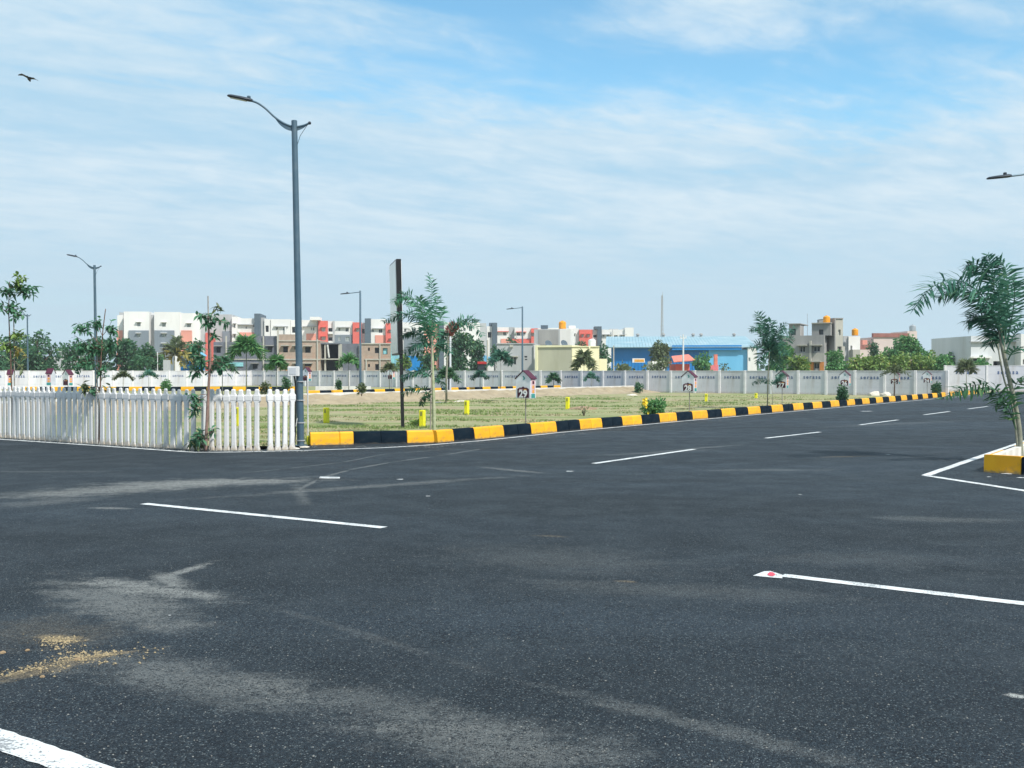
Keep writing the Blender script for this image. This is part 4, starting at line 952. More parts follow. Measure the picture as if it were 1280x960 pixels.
# bushes
def bush(u, Z, w, h, label, m=L_MD, n=900, leaf=.10, fl=0, zb=0.0, stem=False):
    bs = on_plot(u, Z, zb); t = thing('bush', label, 'bush', tuple(bs)); cl = []
    for k in range(9):
        a = random.uniform(0, 6.28); r = random.random() * w * .55; cl.append(((math.cos(a) * r, math.sin(a) * r, h * random.uniform(.3, .75)), (w * .38, w * .38, h * .28)))
    link('foliage', crown_mesh('foliage', cl, n, leaf, m, 0), t)
    mb = MB()
    for k in range(5): a = random.uniform(0, 6.28); mb.tube([(0, 0, 0), (math.cos(a) * w * .3, math.sin(a) * w * .3, h * .6)], [.015, .006], 5)
    mb.build('stem', BARK, t)
    if fl:
        for k in range(fl):
            vs, fs = [], []
            for j in range(5): leaf_faces(vs, fs, Vector((0, 0, 0)), Vector((math.cos(j * 1.26), -.5, math.sin(j * 1.26))), .075, .055, Vector((0, 1, 0)))
            o = link('flower', raw_mesh('flower', vs, fs, FLW), t, (-w * .72 + random.gauss(0, .06), -w * .45 + random.gauss(0, .05), h * .66 + random.gauss(0, .11))); o.rotation_euler = (random.uniform(-.5, .5), 0, random.uniform(-.8, .8))
    return t
bush(818, 35.6, .50, .72, 'green bush with yellow flowers behind the kerb near the plot 28 sign', L_MD, 1300, .10, 14)
bush(1052.5, 47.5, .42, .95, 'round dark green bush hiding the foot of a plot sign', L_DK, 1100, .11)
bush(1171, 62.5, .55, 1.05, 'dark bush at the kerb end before the wall corner', L_DK, 1000, .13)
bush(452, 47, .28, .62, 'small upright shrub at the foot of the straight-arm lamp', L_OLV, 500, .09, zb=.45)
bush(797, 73, .45, .9, 'small dark shrub at the wall where the side road ends', L_DK, 600, .13)
bush(424, 66, .3, .85, 'potted dark shrub at the white kerb beyond the side road', L_DK, 500, .12, zb=.25)
bush(331, 50, .40, .75, 'shrub visible in the gap of the picket fence', L_OLV, 500, .11, zb=.35)
bush(36, 46, .45, .75, 'round green bush over the fence below the farthest lamp', L_MD, 600, .12, zb=.1)
bush(359, 60, .35, .9, 'dark shrub over the fence just left of the near lamp post', L_DK, 400, .12, zb=.4)
bush(206, 66, .5, .8, 'round green bush over the fence below the apartment windows', L_MD, 500, .13, zb=.3)
bush(730, 36, .22, .4, 'sparse weed on the plot right of the plot 29 sign', L_OLV, 90, .06)
bush(520, 29, .45, .22, 'low green weeds around the yellow stone at the kerb bend', L_LT, 500, .06)

# trees beyond the walls
T = tree
T(20, 416, 40, 120, 'dense tree at the far left edge behind the left sapling', L_DK, 3600, .40, bushy=True)
T(52, 412, 26, 118, 'round dark tree behind the farthest street lamp', L_DK, 2600, .38, bushy=True)
T(-14, 420, 26, 115, 'leafy tree cut by the left picture edge', L_DK, 1500, .40, bushy=True)
T(92, 428, 16, 112, 'tree right of the gap behind the wide sapling', L_DK, 1200, .36, bushy=True)
T(122, 420, 26, 110, 'dark tree behind the wide sapling and curved lamp', L_DK, 2400, .38, bushy=True)
T(158, 424, 24, 112, 'bushy tree at the foot of the first grey apartment panel', L_DK, 2400, .38, bushy=True)
T(184, 430, 22, 108, 'broad bushy tree left of the coconut palm', L_DK, 2400, .38, bushy=True)
T(243, 424, 13, 116, 'tree between the blue shed and the staked sapling', L_DK, 1300, .36, bushy=True)
T(506, 444, 12, 112, 'light green bush tree right of the brick house corner', L_LT, 1200, .32, bushy=True)
T(536, 440, 14, 110, 'dark tree behind the staked palm', L_DK, 1300, .34, bushy=True)
T(572, 412, 24, 122, 'large dark tree left of the blue truck shed', L_DK, 3200, .38, bushy=True)
T(598, 424, 14, 126, 'dark tree beside the dark apartment tower', L_DK, 1400, .38, bushy=True)
T(618, 432, 10, 124, 'small tree left of the grey house', L_DK, 900, .36, bushy=True)
T(728, 424, 9, 150, 'treetop above the cream house roof', L_DK, 700, .4)
T(753, 428, 15, 132, 'tree between the cream house and the blue warehouse', L_DK, 1900, .36, bushy=True)
T(778, 452, 14, 104, 'grey green bush at the left end of the blue warehouse', L_OLV, 900, .3, bushy=True)
T(825, 424, 13, 120, 'grey green tree in front of the blue warehouse', L_OLV, 2000, .3)
T(822, 446, 18, 108, 'low light shrub line under the grey green tree', L_OLV, 900, .3, bushy=True)
T(880, 440, 17, 108, 'tree in front of the pink-roofed hut', L_MD, 1900, .32, bushy=True)
T(905, 452, 12, 125, 'low shrub before the pale blue warehouse bay', L_OLV, 500, .28, bushy=True)
T(979, 428, 26, 92, 'full green tree left of the grey concrete house', L_MD, 3400, .30, bushy=True)
T(1000, 444, 14, 90, 'light green tree before the grey concrete house', L_LT, 1500, .28, bushy=True)
T(1047, 438, 15, 92, 'rounded tree at the foot of the concrete tower', L_MD, 1600, .28, bushy=True)
T(1092, 424, 8, 118, 'round treetop before the pink house', L_DK, 700, .3)
T(1085, 446, 22, 96, 'bushy tree right of the white block', L_LT, 1900, .28, bushy=True)
T(1112, 436, 20, 100, 'light bushy tree before the pink house', L_MD, 1900, .3, bushy=True)
T(1137, 418, 24, 98, 'tallest bright green tree under the steel tank', L_MD, 3400, .30, bushy=True)
T(1162, 438, 18, 98, 'green tree right of the tallest bright tree', L_LT, 1600, .3, bushy=True)
T(1192, 440, 16, 104, 'green tree behind the wall corner', L_MD, 1500, .3, bushy=True)
T(1226, 447, 12, 90, 'low round tree before the garage opening of the right-hand house', L_MD, 1100, .28, bushy=True)
T(1204, 434, 12, 104, 'darker treetop left of the right-hand house', L_DK, 900, .3, bushy=True)
T(640, 415, 12, 205, 'distant treetops between the apartment blocks', L_DK, 500, .5)
for u_, v_, h_, l_ in ((1075, 444, 20, 'leftmost low shrub mass right of the white block'), (1100, 442, 20, 'low shrub mass in front of the pink house'), (1125, 440, 20, 'low shrub mass left of the tallest bright tree'), (1150, 442, 20, 'low shrub mass under the tallest bright tree'),
                       (1176, 444, 20, 'low shrub mass between the bright tree and the wall corner')):
    T(u_, v_, h_, 92, l_, random.choice((L_MD, L_LT)), 1700, .28, bushy=True)
# distant tree belt
def belt():
    vs, fs = [], []
    for i in range(5200):
        x = random.uniform(-330, 330); y = random.uniform(330, 360); h = 6.5 + 3.5 * noise.noise(Vector((x * .03, 0, 0))) + 2 * noise.noise(Vector((x * .12, 4, 0)))
        p = Vector((x, y, random.uniform(0, max(2, h)))); leaf_faces(vs, fs, p, rv(), random.uniform(1.6, 3.2), 1.8)
    tag(link('tree_belt', raw_mesh('tree_belt', vs, fs, L_DK)), 'far tree line along the horizon', 'trees', kind='stuff')
belt()

# ------------------------------------------------------------------ buildings
PW = mat('paint_white', (.74, .73, .71), (.66, .65, .64), .25, .8, streak=True, dirt=(.5, .46, .42), dscale=.4, damt=.35)
PG = mat('paint_grey', (.20, .235, .27), (.17, .20, .235), .3, .8, streak=True)
PGD = mat('paint_slate', (.075, .105, .135), (.09, .12, .15), .4, .8)
PR = mat('paint_red', (.66, .14, .11), (.60, .125, .10), .4, .8)
PP = mat('paint_peach', (.70, .30, .23), (.64, .28, .22), .4, .8)
PGL = mat('paint_lightgrey', (.42, .43, .44), (.36, .37, .38), .4, .8, streak=True)
WIN = mat('window_dark', (.03, .04, .05), rough=.2, spec=.5); WINL = mat('window_lit', (.28, .32, .32), rough=.3)  # dark pane colour and a paler one
FRM = mat('window_frame', (.6, .6, .58), rough=.6)
BRD = mat('brick_dark', (.155, .165, .195), (.12, .13, .155), 1.2, .9, .5, 10, dirt=(.2, .2, .22), dscale=1, damt=.4)  # dark grey-blue holds the shadow on the left brick front
BRB = mat('brick_brown', (.40, .31, .245), (.33, .255, .205), 1.4, .9, .5, 10, dirt=(.42, .2, .13), dscale=.8, damt=.6)
BRO = mat('brick_orange', (.55, .22, .10), (.45, .19, .10), 2, .9, .5, 10)
CON = mat('concrete', (.34, .33, .32), (.28, .275, .27), .7, .9, .3, 8, streak=True, dirt=(.2, .2, .2), dscale=.6, damt=.5)
CONL = mat('concrete_light', (.46, .44, .38), (.38, .37, .33), .8, .9, .3, 8, streak=True)
CRM = mat('paint_cream', (.78, .74, .50), (.70, .66, .44), .5, .8, streak=True)
OLV = mat('paint_olive', (.46, .45, .34), (.41, .40, .31), .5, .85, streak=True, dirt=(.35, .34, .24), dscale=.8, damt=.5)  # olive tone is the cream house's shaded face, put into the colour
BLU = mat('sheet_blue', (.012, .19, .50), (.015, .215, .55), .6, .45, streak=True)
BLL = mat('sheet_lightblue', (.14, .42, .66), (.16, .45, .70), .6, .45, streak=True)
RFL = mat('sheet_roof', (.22, .36, .43), (.27, .40, .46), .5, .5, dirt=(.55, .6, .62), dscale=.6, damt=.5)
CYN = mat('paint_cyan', (.25, .55, .60), rough=.7); TNK = mat('tank_orange', (.80, .32, .02), rough=.45); TWH = mat('tank_white', (.72, .73, .74), rough=.4)
ORW = mat('paint_orange', (.66, .26, .08), (.6, .24, .08), .6, .8); PNK = mat('paint_pink', (.60, .50, .46), (.54, .45, .42), .5, .8); BRW = mat('paint_brown', (.30, .13, .11), rough=.8)
STL = mat('steel', (.5, .52, .54), rough=.35, metal=.6)
class Bld:
    def __init__(s, label, cat, u0, Z0, rot=0.0, name='building', group=None):
        s.O = on_plot(u0, Z0); s.th = rot; s.t = thing(name, label, cat, tuple(s.O), rot, group); s.c, s.s_ = math.cos(rot), math.sin(rot)
    def x(s, u, y=0.0):
        r = (u - 640) / F; Ox = s.O.x - s.s_ * y; Oy = s.O.y + s.c * y
        return (r * Oy - Ox) / (s.c - r * s.s_)
    def z(s, u, v, y=0.0):
        Yp = s.O.y + s.c * y + s.x(u, y) * s.s_; return EYE + (464 - v) * Yp / F
    def wall(s, name, m, u0, u1, v0, v1=None, depth=8.0, y=0.0, holes=(), ref=None, wm=None, shade=None, pane=None, frame=True, reveal=.22):
        """a solid block whose front is pierced by real window openings; depth is its thickness backwards"""
        um = ref or (u0 + u1) / 2; x0, x1 = s.x(u0, y), s.x(u1, y); z1 = s.z(um, v0, y); z0 = s.z(um, v1, y) if v1 else 0.0
        hs = []
        for h in holes:
            a, b_ = s.x(h[0], y), s.x(h[1], y); c, d = s.z(um, h[3], y), s.z(um, h[2], y); hs.append((max(a, x0 + .03), min(b_, x1 - .03), max(c, z0 + .03), min(d, z1 - .03), h[4] if len(h) > 4 else None))
        hs = [h for h in hs if h[1] > h[0] and h[3] > h[2]]
        mb = MB(); xs = sorted({x0, x1} | {h[0] for h in hs} | {h[1] for h in hs}); zs = sorted({z0, z1} | {h[2] for h in hs} | {h[3] for h in hs})
        for i in range(len(xs) - 1):
            for j in range(len(zs) - 1):
                cx, cz = (xs[i] + xs[i+1]) / 2, (zs[j] + zs[j+1]) / 2
                if any(h[0] < cx < h[1] and h[2] < cz < h[3] for h in hs): continue
                mb.quad((xs[i], y, zs[j]), (xs[i+1], y, zs[j]), (xs[i+1], y, zs[j+1]), (xs[i], y, zs[j+1]))
        for a, b_, c, d, _ in hs:
            r = y + reveal
            mb.quad((a, y, c), (b_, y, c), (b_, r, c), (a, r, c)); mb.quad((a, y, d), (b_, y, d), (b_, r, d), (a, r, d)); mb.quad((a, y, c), (a, y, d), (a, r, d), (a, r, c)); mb.quad((b_, y, c), (b_, y, d), (b_, r, d), (b_, r, c))
        Yb = y + depth
        mb.quad((x0, y, z1), (x1, y, z1), (x1, Yb, z1), (x0, Yb, z1)); mb.quad((x0, y, z0), (x0, y, z1), (x0, Yb, z1), (x0, Yb, z0)); mb.quad((x1, y, z0), (x1, Yb, z0), (x1, Yb, z1), (x1, y, z1)); mb.quad((x0, Yb, z0), (x1, Yb, z0), (x1, Yb, z1), (x0, Yb, z1))
        me = bpy.data.meshes.new(name); me.from_pydata(mb.v, [], mb.f); me.materials.append(m); me.update(); w = link(name, me, s.t)
        for a, b_, c, d, sm in hs:
            mf = MB(); fw = .05; r = y + reveal - .06
            mf.box((a, r, c), (a + fw, r + .05, d)); mf.box((b_ - fw, r, c), (b_, r + .05, d)); mf.box((a + fw, r, c), (b_ - fw, r + .05, c + fw)); mf.box((a + fw, r, d - fw), (b_ - fw, r + .05, d))
            xm = (a + b_) / 2 if frame else a + .03; mf.box((xm - .025, r, c + fw), (xm + .025, r + .05, d - fw))
            wn = mf.build('window', FRM if frame else WIN, w)
            mp_ = MB(); mp_.box((a - .01, y + reveal, c - .01), (b_ + .01, y + reveal + .03, d + .01)); mp_.build('pane', (pane if sm is None else sm) or WIN, w)  # sheet behind the opening
            if shade: ms = MB(); ms.box((a - .2, y - .5, d + .06), (b_ + .2, y - .002, d + .16)); ms.build('sunshade', shade, w)
        return w
    def box(s, name, m, u0, u1, v0, v1, y0, y1, ref=None, parent=None):
        um = ref or (u0 + u1) / 2; mb = MB(); z0 = s.z(um, v1, y0) if v1 is not None else 0
        mb.box((s.x(u0, y0), y0, z0), (s.x(u1, y0), y1, s.z(um, v0, y0))); return mb.build(name, m, parent or s.t)
    def win(s, u0, u1, v0, v1, y=0.0, m=None, shade=None, ref=None): pass

# --- apartment row, far left block (gable fronts with grey and peach panels)
A = Bld('white apartment block with grey panels at the left behind trees', 'building', 147, 205, .12)
A.wall('wing', PW, 147, 154, 394, depth=10, y=2.0); A.box('roof_tank_room', PGL, 149.5, 154, 390.5, 394, 2.1, 8)
A.box('lower_panel', PP, 146, 153.5, 413, 470, 1.9, 1.99)
def gable(B, u0, u1, v, pu0, pu1, pv, pm_, wins, y=0.0, depth=16):
    B.wall('wall', PW, u0, u1, v, depth=depth, y=y, holes=[w_ for w_ in wins if w_[3] <= pv], shade=PW, pane=WINL)
    B.wall('colour_panel', pm_, pu0, pu1, pv, depth=.3, y=y - .31, holes=[w_ for w_ in wins if w_[3] > pv], shade=PW, pane=WINL, reveal=.15)
gable(A, 155, 187, 389.5, 161, 186, 413, PG, [(171.5, 176, 403, 408), (171.5, 175.5, 417, 422)])
A.wall('stair_shaft', PGL, 187, 193, 393.5, depth=8, y=1.2)  # light grey stands in for the shaded gap between the gables
gable(A, 193, 225, 390, 193.2, 218, 413, PG, [(203, 207.5, 403.5, 408.5), (203, 208, 417, 421.5), (203, 207.5, 429.5, 434)])
gable(A, 225.3, 250, 391.5, 226.5, 240, 414, PP, [(234, 239, 404.5, 409)], y=.4)
A.box('upper_band', PP, 226.6, 240, 413, 414, .05, .09)
A.wall('wall', PGL, 250, 257, 394, depth=12, y=1.5); A.wall('wall', PR, 257, 262, 416, depth=10, y=1.2)
A2 = Bld('white and peach apartment block with a tall slate tower', 'building', 276, 215, .10)
A2.wall('wall', PGL, 262, 290, 393, depth=12, y=.8, holes=[(280, 284, 414, 420)]); A2.box('colour_panel', PG, 278, 289, 414, 470, .65, .79)
A2.wall('stair_column', PW, 290, 297, 396, depth=10, holes=[(292.5, 294.5, 405, 410), (292.5, 294.5, 418, 423)], shade=PGL)
A2.wall('wall', PW, 297.2, 319, 398, depth=12, y=.5, holes=[(307, 309, 408, 411), (316, 318, 406, 409)]); A2.box('ledge', PGL, 297.2, 319, 405, 406.2, .0, .49); A2.box('colour_panel', PP, 299, 318, 415.5, 470, .35, .48)
A2.wall('tower', PGD, 318, 325.5, 392, depth=9, y=-.4)
A2.wall('wall', PGL, 325.6, 330.5, 397, depth=10, y=.6); A2.wall('wall', PW, 330.6, 338, 399, depth=10, y=.2, holes=[(332, 336, 407, 415)], reveal=1.2, frame=False)
A2.wall('wall', PW, 338.5, 363, 399, depth=12, holes=[(345, 347.5, 409, 413), (354, 357, 409, 413)]); A2.box('ledge', PGL, 342, 360, 407.4, 408.4, -.5, -.002); A2.box('column', PW, 356, 358, 409, 470, -.5, -.02)
A2.wall('wall', PW, 363.5, 372, 400, depth=12, y=.3, holes=[(365, 371, 408.5, 416)], reveal=1.2, frame=False); 
A2.box('stair_head', PGD, 369, 374, 394, 400, 2, 6); A2.box('stair_head', PW, 387.5, 400, 396, 400, 2, 7)
A3 = Bld('white apartment block with bright red columns behind the open frame building', 'building', 372, 222, .07)
A3.wall('wall', PW, 372.3, 397, 400, depth=12, holes=[(388.5, 390, 409, 413), (391, 393, 409, 413)]); A3.box('ledge', PGL, 378, 397.5, 407.5, 408.5, -.5, -.002); A3.box('colour_panel', PP, 383, 395, 417, 470, -.13, -.01)
def redcol(B, u0, u1, v0, wins, y=-.8): B.wall('red_column', PR, u0, u1, v0, depth=6, y=y, holes=wins, shade=PR, pane=FRM)
redcol(A3, 398, 409.5, 401, [(402, 407, 409.5, 414.5), (402, 407, 421, 425.5)])
A3.wall('balcony_bay', PW, 409.6, 416, 401.5, depth=9, y=.1, holes=[(410.4, 415.5, 410, 414.5), (410.4, 415.5, 421.5, 426)], reveal=1.5, frame=False)
for v_ in (416, 428): A3.box('balcony', PW, 410.2, 415.8, v_ - 1.2, v_ + 1.4, -.9, .05)
A3.box('column', PGL, 416, 418.4, 401, 470, -.3, 3)
A3.wall('wall', PW, 418.5, 440.5, 401.5, depth=12, holes=[(423, 425.5, 410, 413.5), (432, 436, 410, 414.5)]); A3.box('ledge', PGL, 421, 437, 408.5, 409.4, -.5, -.002)
A3.wall('colour_panel', PG, 418.6, 440.4, 418.5, depth=.3, y=-.32, holes=[(423, 426, 421, 426), (432, 437, 421, 426.5)], pane=WINL, reveal=.15)
redcol(A3, 441, 452, 403, [(445.5, 449, 410.5, 415)]); A3.wall('balcony_bay', PW, 452.2, 456, 403.5, depth=8, y=.1, holes=[(452.6, 455.8, 411, 417)], reveal=1.4, frame=False)
A3.wall('tower', PGD, 456, 463.5, 398, depth=8, y=-.9)
A3.wall('wall', PW, 463.6, 482, 399, depth=12, holes=[(465, 467.5, 412, 415), (473.5, 478, 411.5, 416)]); A3.box('ledge', PGL, 465, 482, 410, 410.9, -.5, -.002); A3.box('colour_panel', PP, 469, 481.8, 419, 470, -.14, -.01)
redcol(A3, 482.2, 491, 404, [(487, 490, 412.5, 416), (487, 490, 423.5, 427)]); A3.wall('end_wall', PGL, 491, 500, 402.5, depth=16, y=-.4)
A4 = Bld('white apartment block partly hidden by the staked palm', 'building', 500, 225, .05)
A4.wall('wall', PW, 500, 530, 403, depth=12, holes=[(505, 508, 411, 415), (515, 519, 411, 415)]); A4.box('colour_panel', PG, 505, 529, 417, 470, -.14, -.01); A4.wall('wall', PP, 530.2, 548, 404, depth=12, y=.2, holes=[(536, 540, 411, 415)])
A4.wall('tower', PGD, 549, 554.5, 401, depth=8, y=-.5); A4.wall('wall', PW, 555, 575, 403, depth=12, holes=[(560, 564, 411, 415)]); A4.wall('wall', PW, 575.2, 600, 403, depth=12, y=.3, holes=[(579, 582, 410, 414), (586, 590, 410, 414)]); A4.wall('end_wall', PGL, 600, 608, 404, depth=14, y=1)
A5 = Bld('white apartment block with slate tower above the blue truck shed', 'building', 608, 228, .03)
A5.wall('wall', PW, 608.5, 615, 408, depth=10, holes=[(609.8, 614.2, 415, 422)], reveal=1.2, frame=False); A5.wall('tower', PGD, 611.5, 621.5, 403.5, 470, depth=8, y=1.5) ; A5.wall('tower', PGD, 615.2, 621.5, 403.4, depth=8, y=-.6)
A5.wall('wall', PW, 621.6, 636, 409, depth=12, holes=[(629, 632.5, 415, 419.5)]); A5.box('ledge', PR, 622, 636, 414, 414.8, -.5, -.002); A5.box('colour_panel', PP, 626, 636, 423.5, 470, -.14, -.01)
A5.wall('wall', PGL, 636.2, 643, 409, depth=14, y=1); A5.wall('wall', PW, 643.2, 664, 409.5, depth=12, holes=[(646, 650, 415.5, 419.5), (654.5, 657, 415.5, 418)]); A5.box('ledge', PR, 645, 658, 414.4, 415.2, -.5, -.002); A5.box('roof_garden_wall', PR, 637, 664, 423.5, 470, -.3, -.2)
redcol(A5, 664, 672, 410.5, [(661, 665.8, 416, 420), (666, 670, 416.5, 420)]); A5.wall('wall', PW, 672.2, 700, 410, depth=10, y=.5)
A6 = Bld('white apartment block with a red bay and slate tower right of the orange tank', 'building', 700, 228, -.02)
A6.wall('wall', PW, 700, 723.5, 410.5, depth=12, holes=[(711, 713, 417.5, 420.5), (717, 719, 417.5, 420.5)]); A6.box('ledge', PGL, 710, 720, 416.4, 417.2, -.5, -.002); A6.box('stair_head', PW, 711, 719.5, 407, 410.4, 2, 7)
redcol(A6, 724, 740.5, 412, [(727, 729.5, 418, 421.5), (734, 737, 418, 421.5)]); A6.wall('balcony_bay', PW, 740.7, 746.5, 412, depth=9, y=.1, holes=[(741.3, 746, 418.5, 422)], reveal=1.4, frame=False)
A6.wall('tower', PGD, 746.6, 752, 408, depth=8, y=-.6); A6.box('tower_cap', PGD, 743, 746.5, 408, 411.4, -.6, 3)
A6.wall('wall', PW, 752.2, 782, 412, depth=12, holes=[(753, 755.5, 418.5, 421), (758.5, 761, 418.5, 422), (767.5, 772, 419, 425), (775.5, 778, 419, 422), (779, 782, 419, 422.5)]); A6.box('ledge', PGL, 753, 765, 417.6, 418.4, -.5, -.002); A6.box('ledge', PGL, 775, 783, 418, 418.8, -.5, -.002)
A6.wall('end_wall', PW, 781, 792, 409.5, depth=10, y=-.5); A6.box('solar_panel', PGL, 762, 773, 411, 412, 2, 4); A6.box('roof_post', PGL, 765, 766, 412, 426, -.4, -.3)

# --- unfinished brick houses
def slabline(B, u0, u1, v, m=CONL, y=-.12, th=1.2): B.box('slab_edge', m, u0, u1, v, v + th, y, -.004)
C1 = Bld('dark unfinished brick house behind the large palm', 'house', 268, 128, .05)
C1.wall('wall', BRD, 267, 297, 427.5, depth=9, holes=[(270.5, 276, 433.5, 441), (290, 296, 433.5, 441), (272, 276, 455, 461)], shade=CON, frame=False, pane=BLK)  # black sheets in the openings stand in for the dark rooms
C1.wall('wall', BRD, 297.2, 346, 427, depth=9, holes=[(319, 322.5, 433, 440.5), (334.5, 340.5, 433, 440.5), (316, 322, 455, 461), (333, 340, 455, 460.5)], shade=CON, frame=False, pane=BLK)  # black behind these openings is painted room darkness too
C1.box('parapet', BRD, 297.2, 346, 420, 427, .1, .35); slabline(C1, 267, 346, 448.5)
for a in (282, 328.5): C1.box('column', CONL, a, a + 1.6, 420, 470, -.14, -.005)
C1.box('tarpaulin', CYN, 284, 304, 453, 458, -.13, -.01)
C2 = Bld('brown unfinished brick house with pale columns beside the lamp post', 'house', 346, 128, .05)
C2.wall('wall', BRB, 348, 400, 425.5, depth=9, holes=[(354, 360, 433, 440.5), (368, 373, 433, 437), (381.5, 388.5, 433.5, 441), (354, 360, 455, 459.5), (368, 373, 455, 458.5), (381, 389, 455, 457.5)], shade=CONL, frame=False, pane=BLK)  # unglazed openings backed with black in place of interior shade
C2.box('parapet', BRB, 349, 375, 418, 425.4, .05, .3); slabline(C2, 348, 400, 448.5, th=1.6); slabline(C2, 348, 400, 425.4)
C2.box('column', CONL, 346.3, 348.2, 412, 470, -.16, .2); C2.box('column', CONL, 396, 397.6, 424, 470, -.16, -.005); C2.box('brick_patch', BRO, 357, 362, 458, 470, -.11, -.01); C2.box('brick_patch', BRO, 382, 388, 458, 470, -.11, -.01); 
C3 = Bld('open concrete frame building with dark empty bays', 'house', 400, 129, .05)
C3.wall('back_wall', BRD, 400, 426, 430, depth=.3, y=6); C3.box('floor_slab', CONL, 399.5, 427, 448.2, 449.6, -.3, 7); C3.box('roof_slab', BRD, 399.5, 425, 428.6, 430.2, -.1, 7)
for a, w_ in ((400, 1.2), (405.5, 1.8), (423, 4.5)): C3.box('column', CONL, a, a + w_, 430, 470, .0, .5)
mb = MB(); mb.tube([(C3.x(411.5), -.1, C3.z(411, 447)), (C3.x(409.5), -.1, C3.z(410, 431))], .12, 6); mb.build('prop', FRM, C3.t)
C3.box('side_wall', BRD, 424.2, 426, 430, 470, .6, 6)
C3.wall('wall', BRD, 427.6, 449, 429.5, depth=8, holes=[]); C3.box('column', CONL, 427, 428, 449.6, 470, -.1, -.004); slabline(C3, 428, 447, 448.4)
C4 = Bld('tan brick house with small square window openings right of the dark frame', 'house', 449, 129, .03)
C4.wall('wall', BRB, 450, 488.5, 429, depth=9, holes=[(460, 462.4, 434.5, 438.5), (468.5, 474, 434.5, 441.5), (478.5, 484.5, 435, 443, CYN), (460, 462.5, 455, 459), (469, 473.5, 455, 462.5), (481, 484, 455.5, 462.5)], frame=False, pane=BLK)  # black backing paints the shade inside the bare openings
slabline(C4, 450, 488.5, 429, th=1.3); slabline(C4, 456, 488.5, 448.4, th=1.6)
for a in (448.8, 474.2, 457): C4.box('column', CONL, a, a + 1.5, 429 if a != 457 else 449, 470, -.16, -.006)
C4.wall('side_wall', CYN, 488.6, 493, 430, depth=8, y=.1)
# --- blue sheds left and centre
def shed(label, u0, u1, vt, ve, Z, m=BLU, rot=0.0, roof=RFL, depth=9):
    B = Bld(label, 'shed', u0, Z, rot, 'shed'); x0, x1 = 0, B.x(u1); ze = B.z(u1, ve); zt = B.z(u1, vt)
    mb = MB(); mb.prism([(x0, 0), (x1, 0), (x1, ze), ((x0 + x1) / 2, zt), (x0, ze)], 0, depth); mb.build('wall', m, B.t)
    xm = (x0 + x1) / 2
    for sx in (x0 - .2, x1 + .2):
        mb = MB(); mb.rings([[(xm, y, zt + .02), (sx, y, ze - .08), (sx, y, ze + .02), (xm, y, zt + .12)] for y in (-.3, depth + .2)]); mb.build('roof', roof, B.t)
    return B
shed('small blue gabled shed right of the coconut palm', 226, 246, 437, 444, 118, BLU, 0, BLL, 3)
B = Bld('bright blue sheet shed behind the staked palm', 'shed', 508, 128, 0, 'shed'); B.wall('wall', BLU, 508, 535, 445, depth=8, y=0)
B = Bld('light blue open shed sheltering the dark truck', 'shed', 588, 128, 0, 'shed'); zt = B.z(600, 442)
mb = MB(); mb.prism([(B.x(588), 0), (B.x(597), 0), (B.x(597), B.z(595, 449)), (B.x(588), B.z(588, 458))], 0, 7); mb.build('side_lean_to', BLL, B.t)
mb = MB(); mb.rings([[(B.x(594), y, B.z(594, 450)), (B.x(601), y, B.z(600, 442.5)), (B.x(615), y, B.z(614, 447)), (B.x(615), y, B.z(614, 450)), (B.x(610), y, B.z(610, 453)), (B.x(596), y, B.z(597, 453))] for y in (-.5, 8)]); mb.build('roof', BLL, B.t)
for a in (597, 609): B.box('post', STL, a, a + .8, 450, 470, 0, .1)
# truck
tk = thing('truck', 'dark truck with red trim parked under the light blue shed', 'truck', tuple(on_plot(603, 124)))
k = 124 / F
mb = MB(); mb.cbox((-.6, -.4, .8), (.6, 2.4, 2.45), .1); mb.build('cab', mat('truck_dark', (.03, .03, .035), rough=.4), tk)
mb = MB(); mb.cbox((-.62, -.5, 2.46), (.62, .4, 2.75), .06); mb.build('visor', mat('truck_red', (.5, .03, .03), rough=.5), tk)
mb = MB(); mb.box((-.5, -.43, 1.6), (.5, -.402, 2.3)); mb.build('windscreen', WIN, tk)
mb = MB(); mb.box((-.6, -.5, .7), (.6, -.41, .95)); mb.build('bumper', PR, tk)
for sx in (-.5, .5):
    for y in (.2, 3.6):
        mb = MB(); mb.tube([(sx - .12, y, .45), (sx + .12, y, .45)], .45, 14); mb.build('wheel', BLK, tk)
mb = MB(); mb.box((-.62, 2.5, .9), (.62, 6, 1.9)); mb.build('load_bed', mat('truck_bed', (.3, .14, .08), rough=.7), tk)
B = Bld('small white cabin between the truck and the grey house', 'cabin', 610, 122, 0, 'cabin'); B.wall('wall', PW, 610, 620, 454, depth=4); B.box('roof', PGL, 609.5, 620.5, 453.2, 454, -.15, 4.1); B.box('door', WIN, 618, 619.5, 456, 470, -.06, -.005)
mb = MB(); mb.tube([tuple(on_plot(609.3, 112)), tuple(on_plot(609.3, 112, EYE + (464 - 425) * 112 / F))], .09, 8); tag(mb.build('utility_pole', CONL), 'pale concrete pole rising right of the blue truck shed', 'pole')

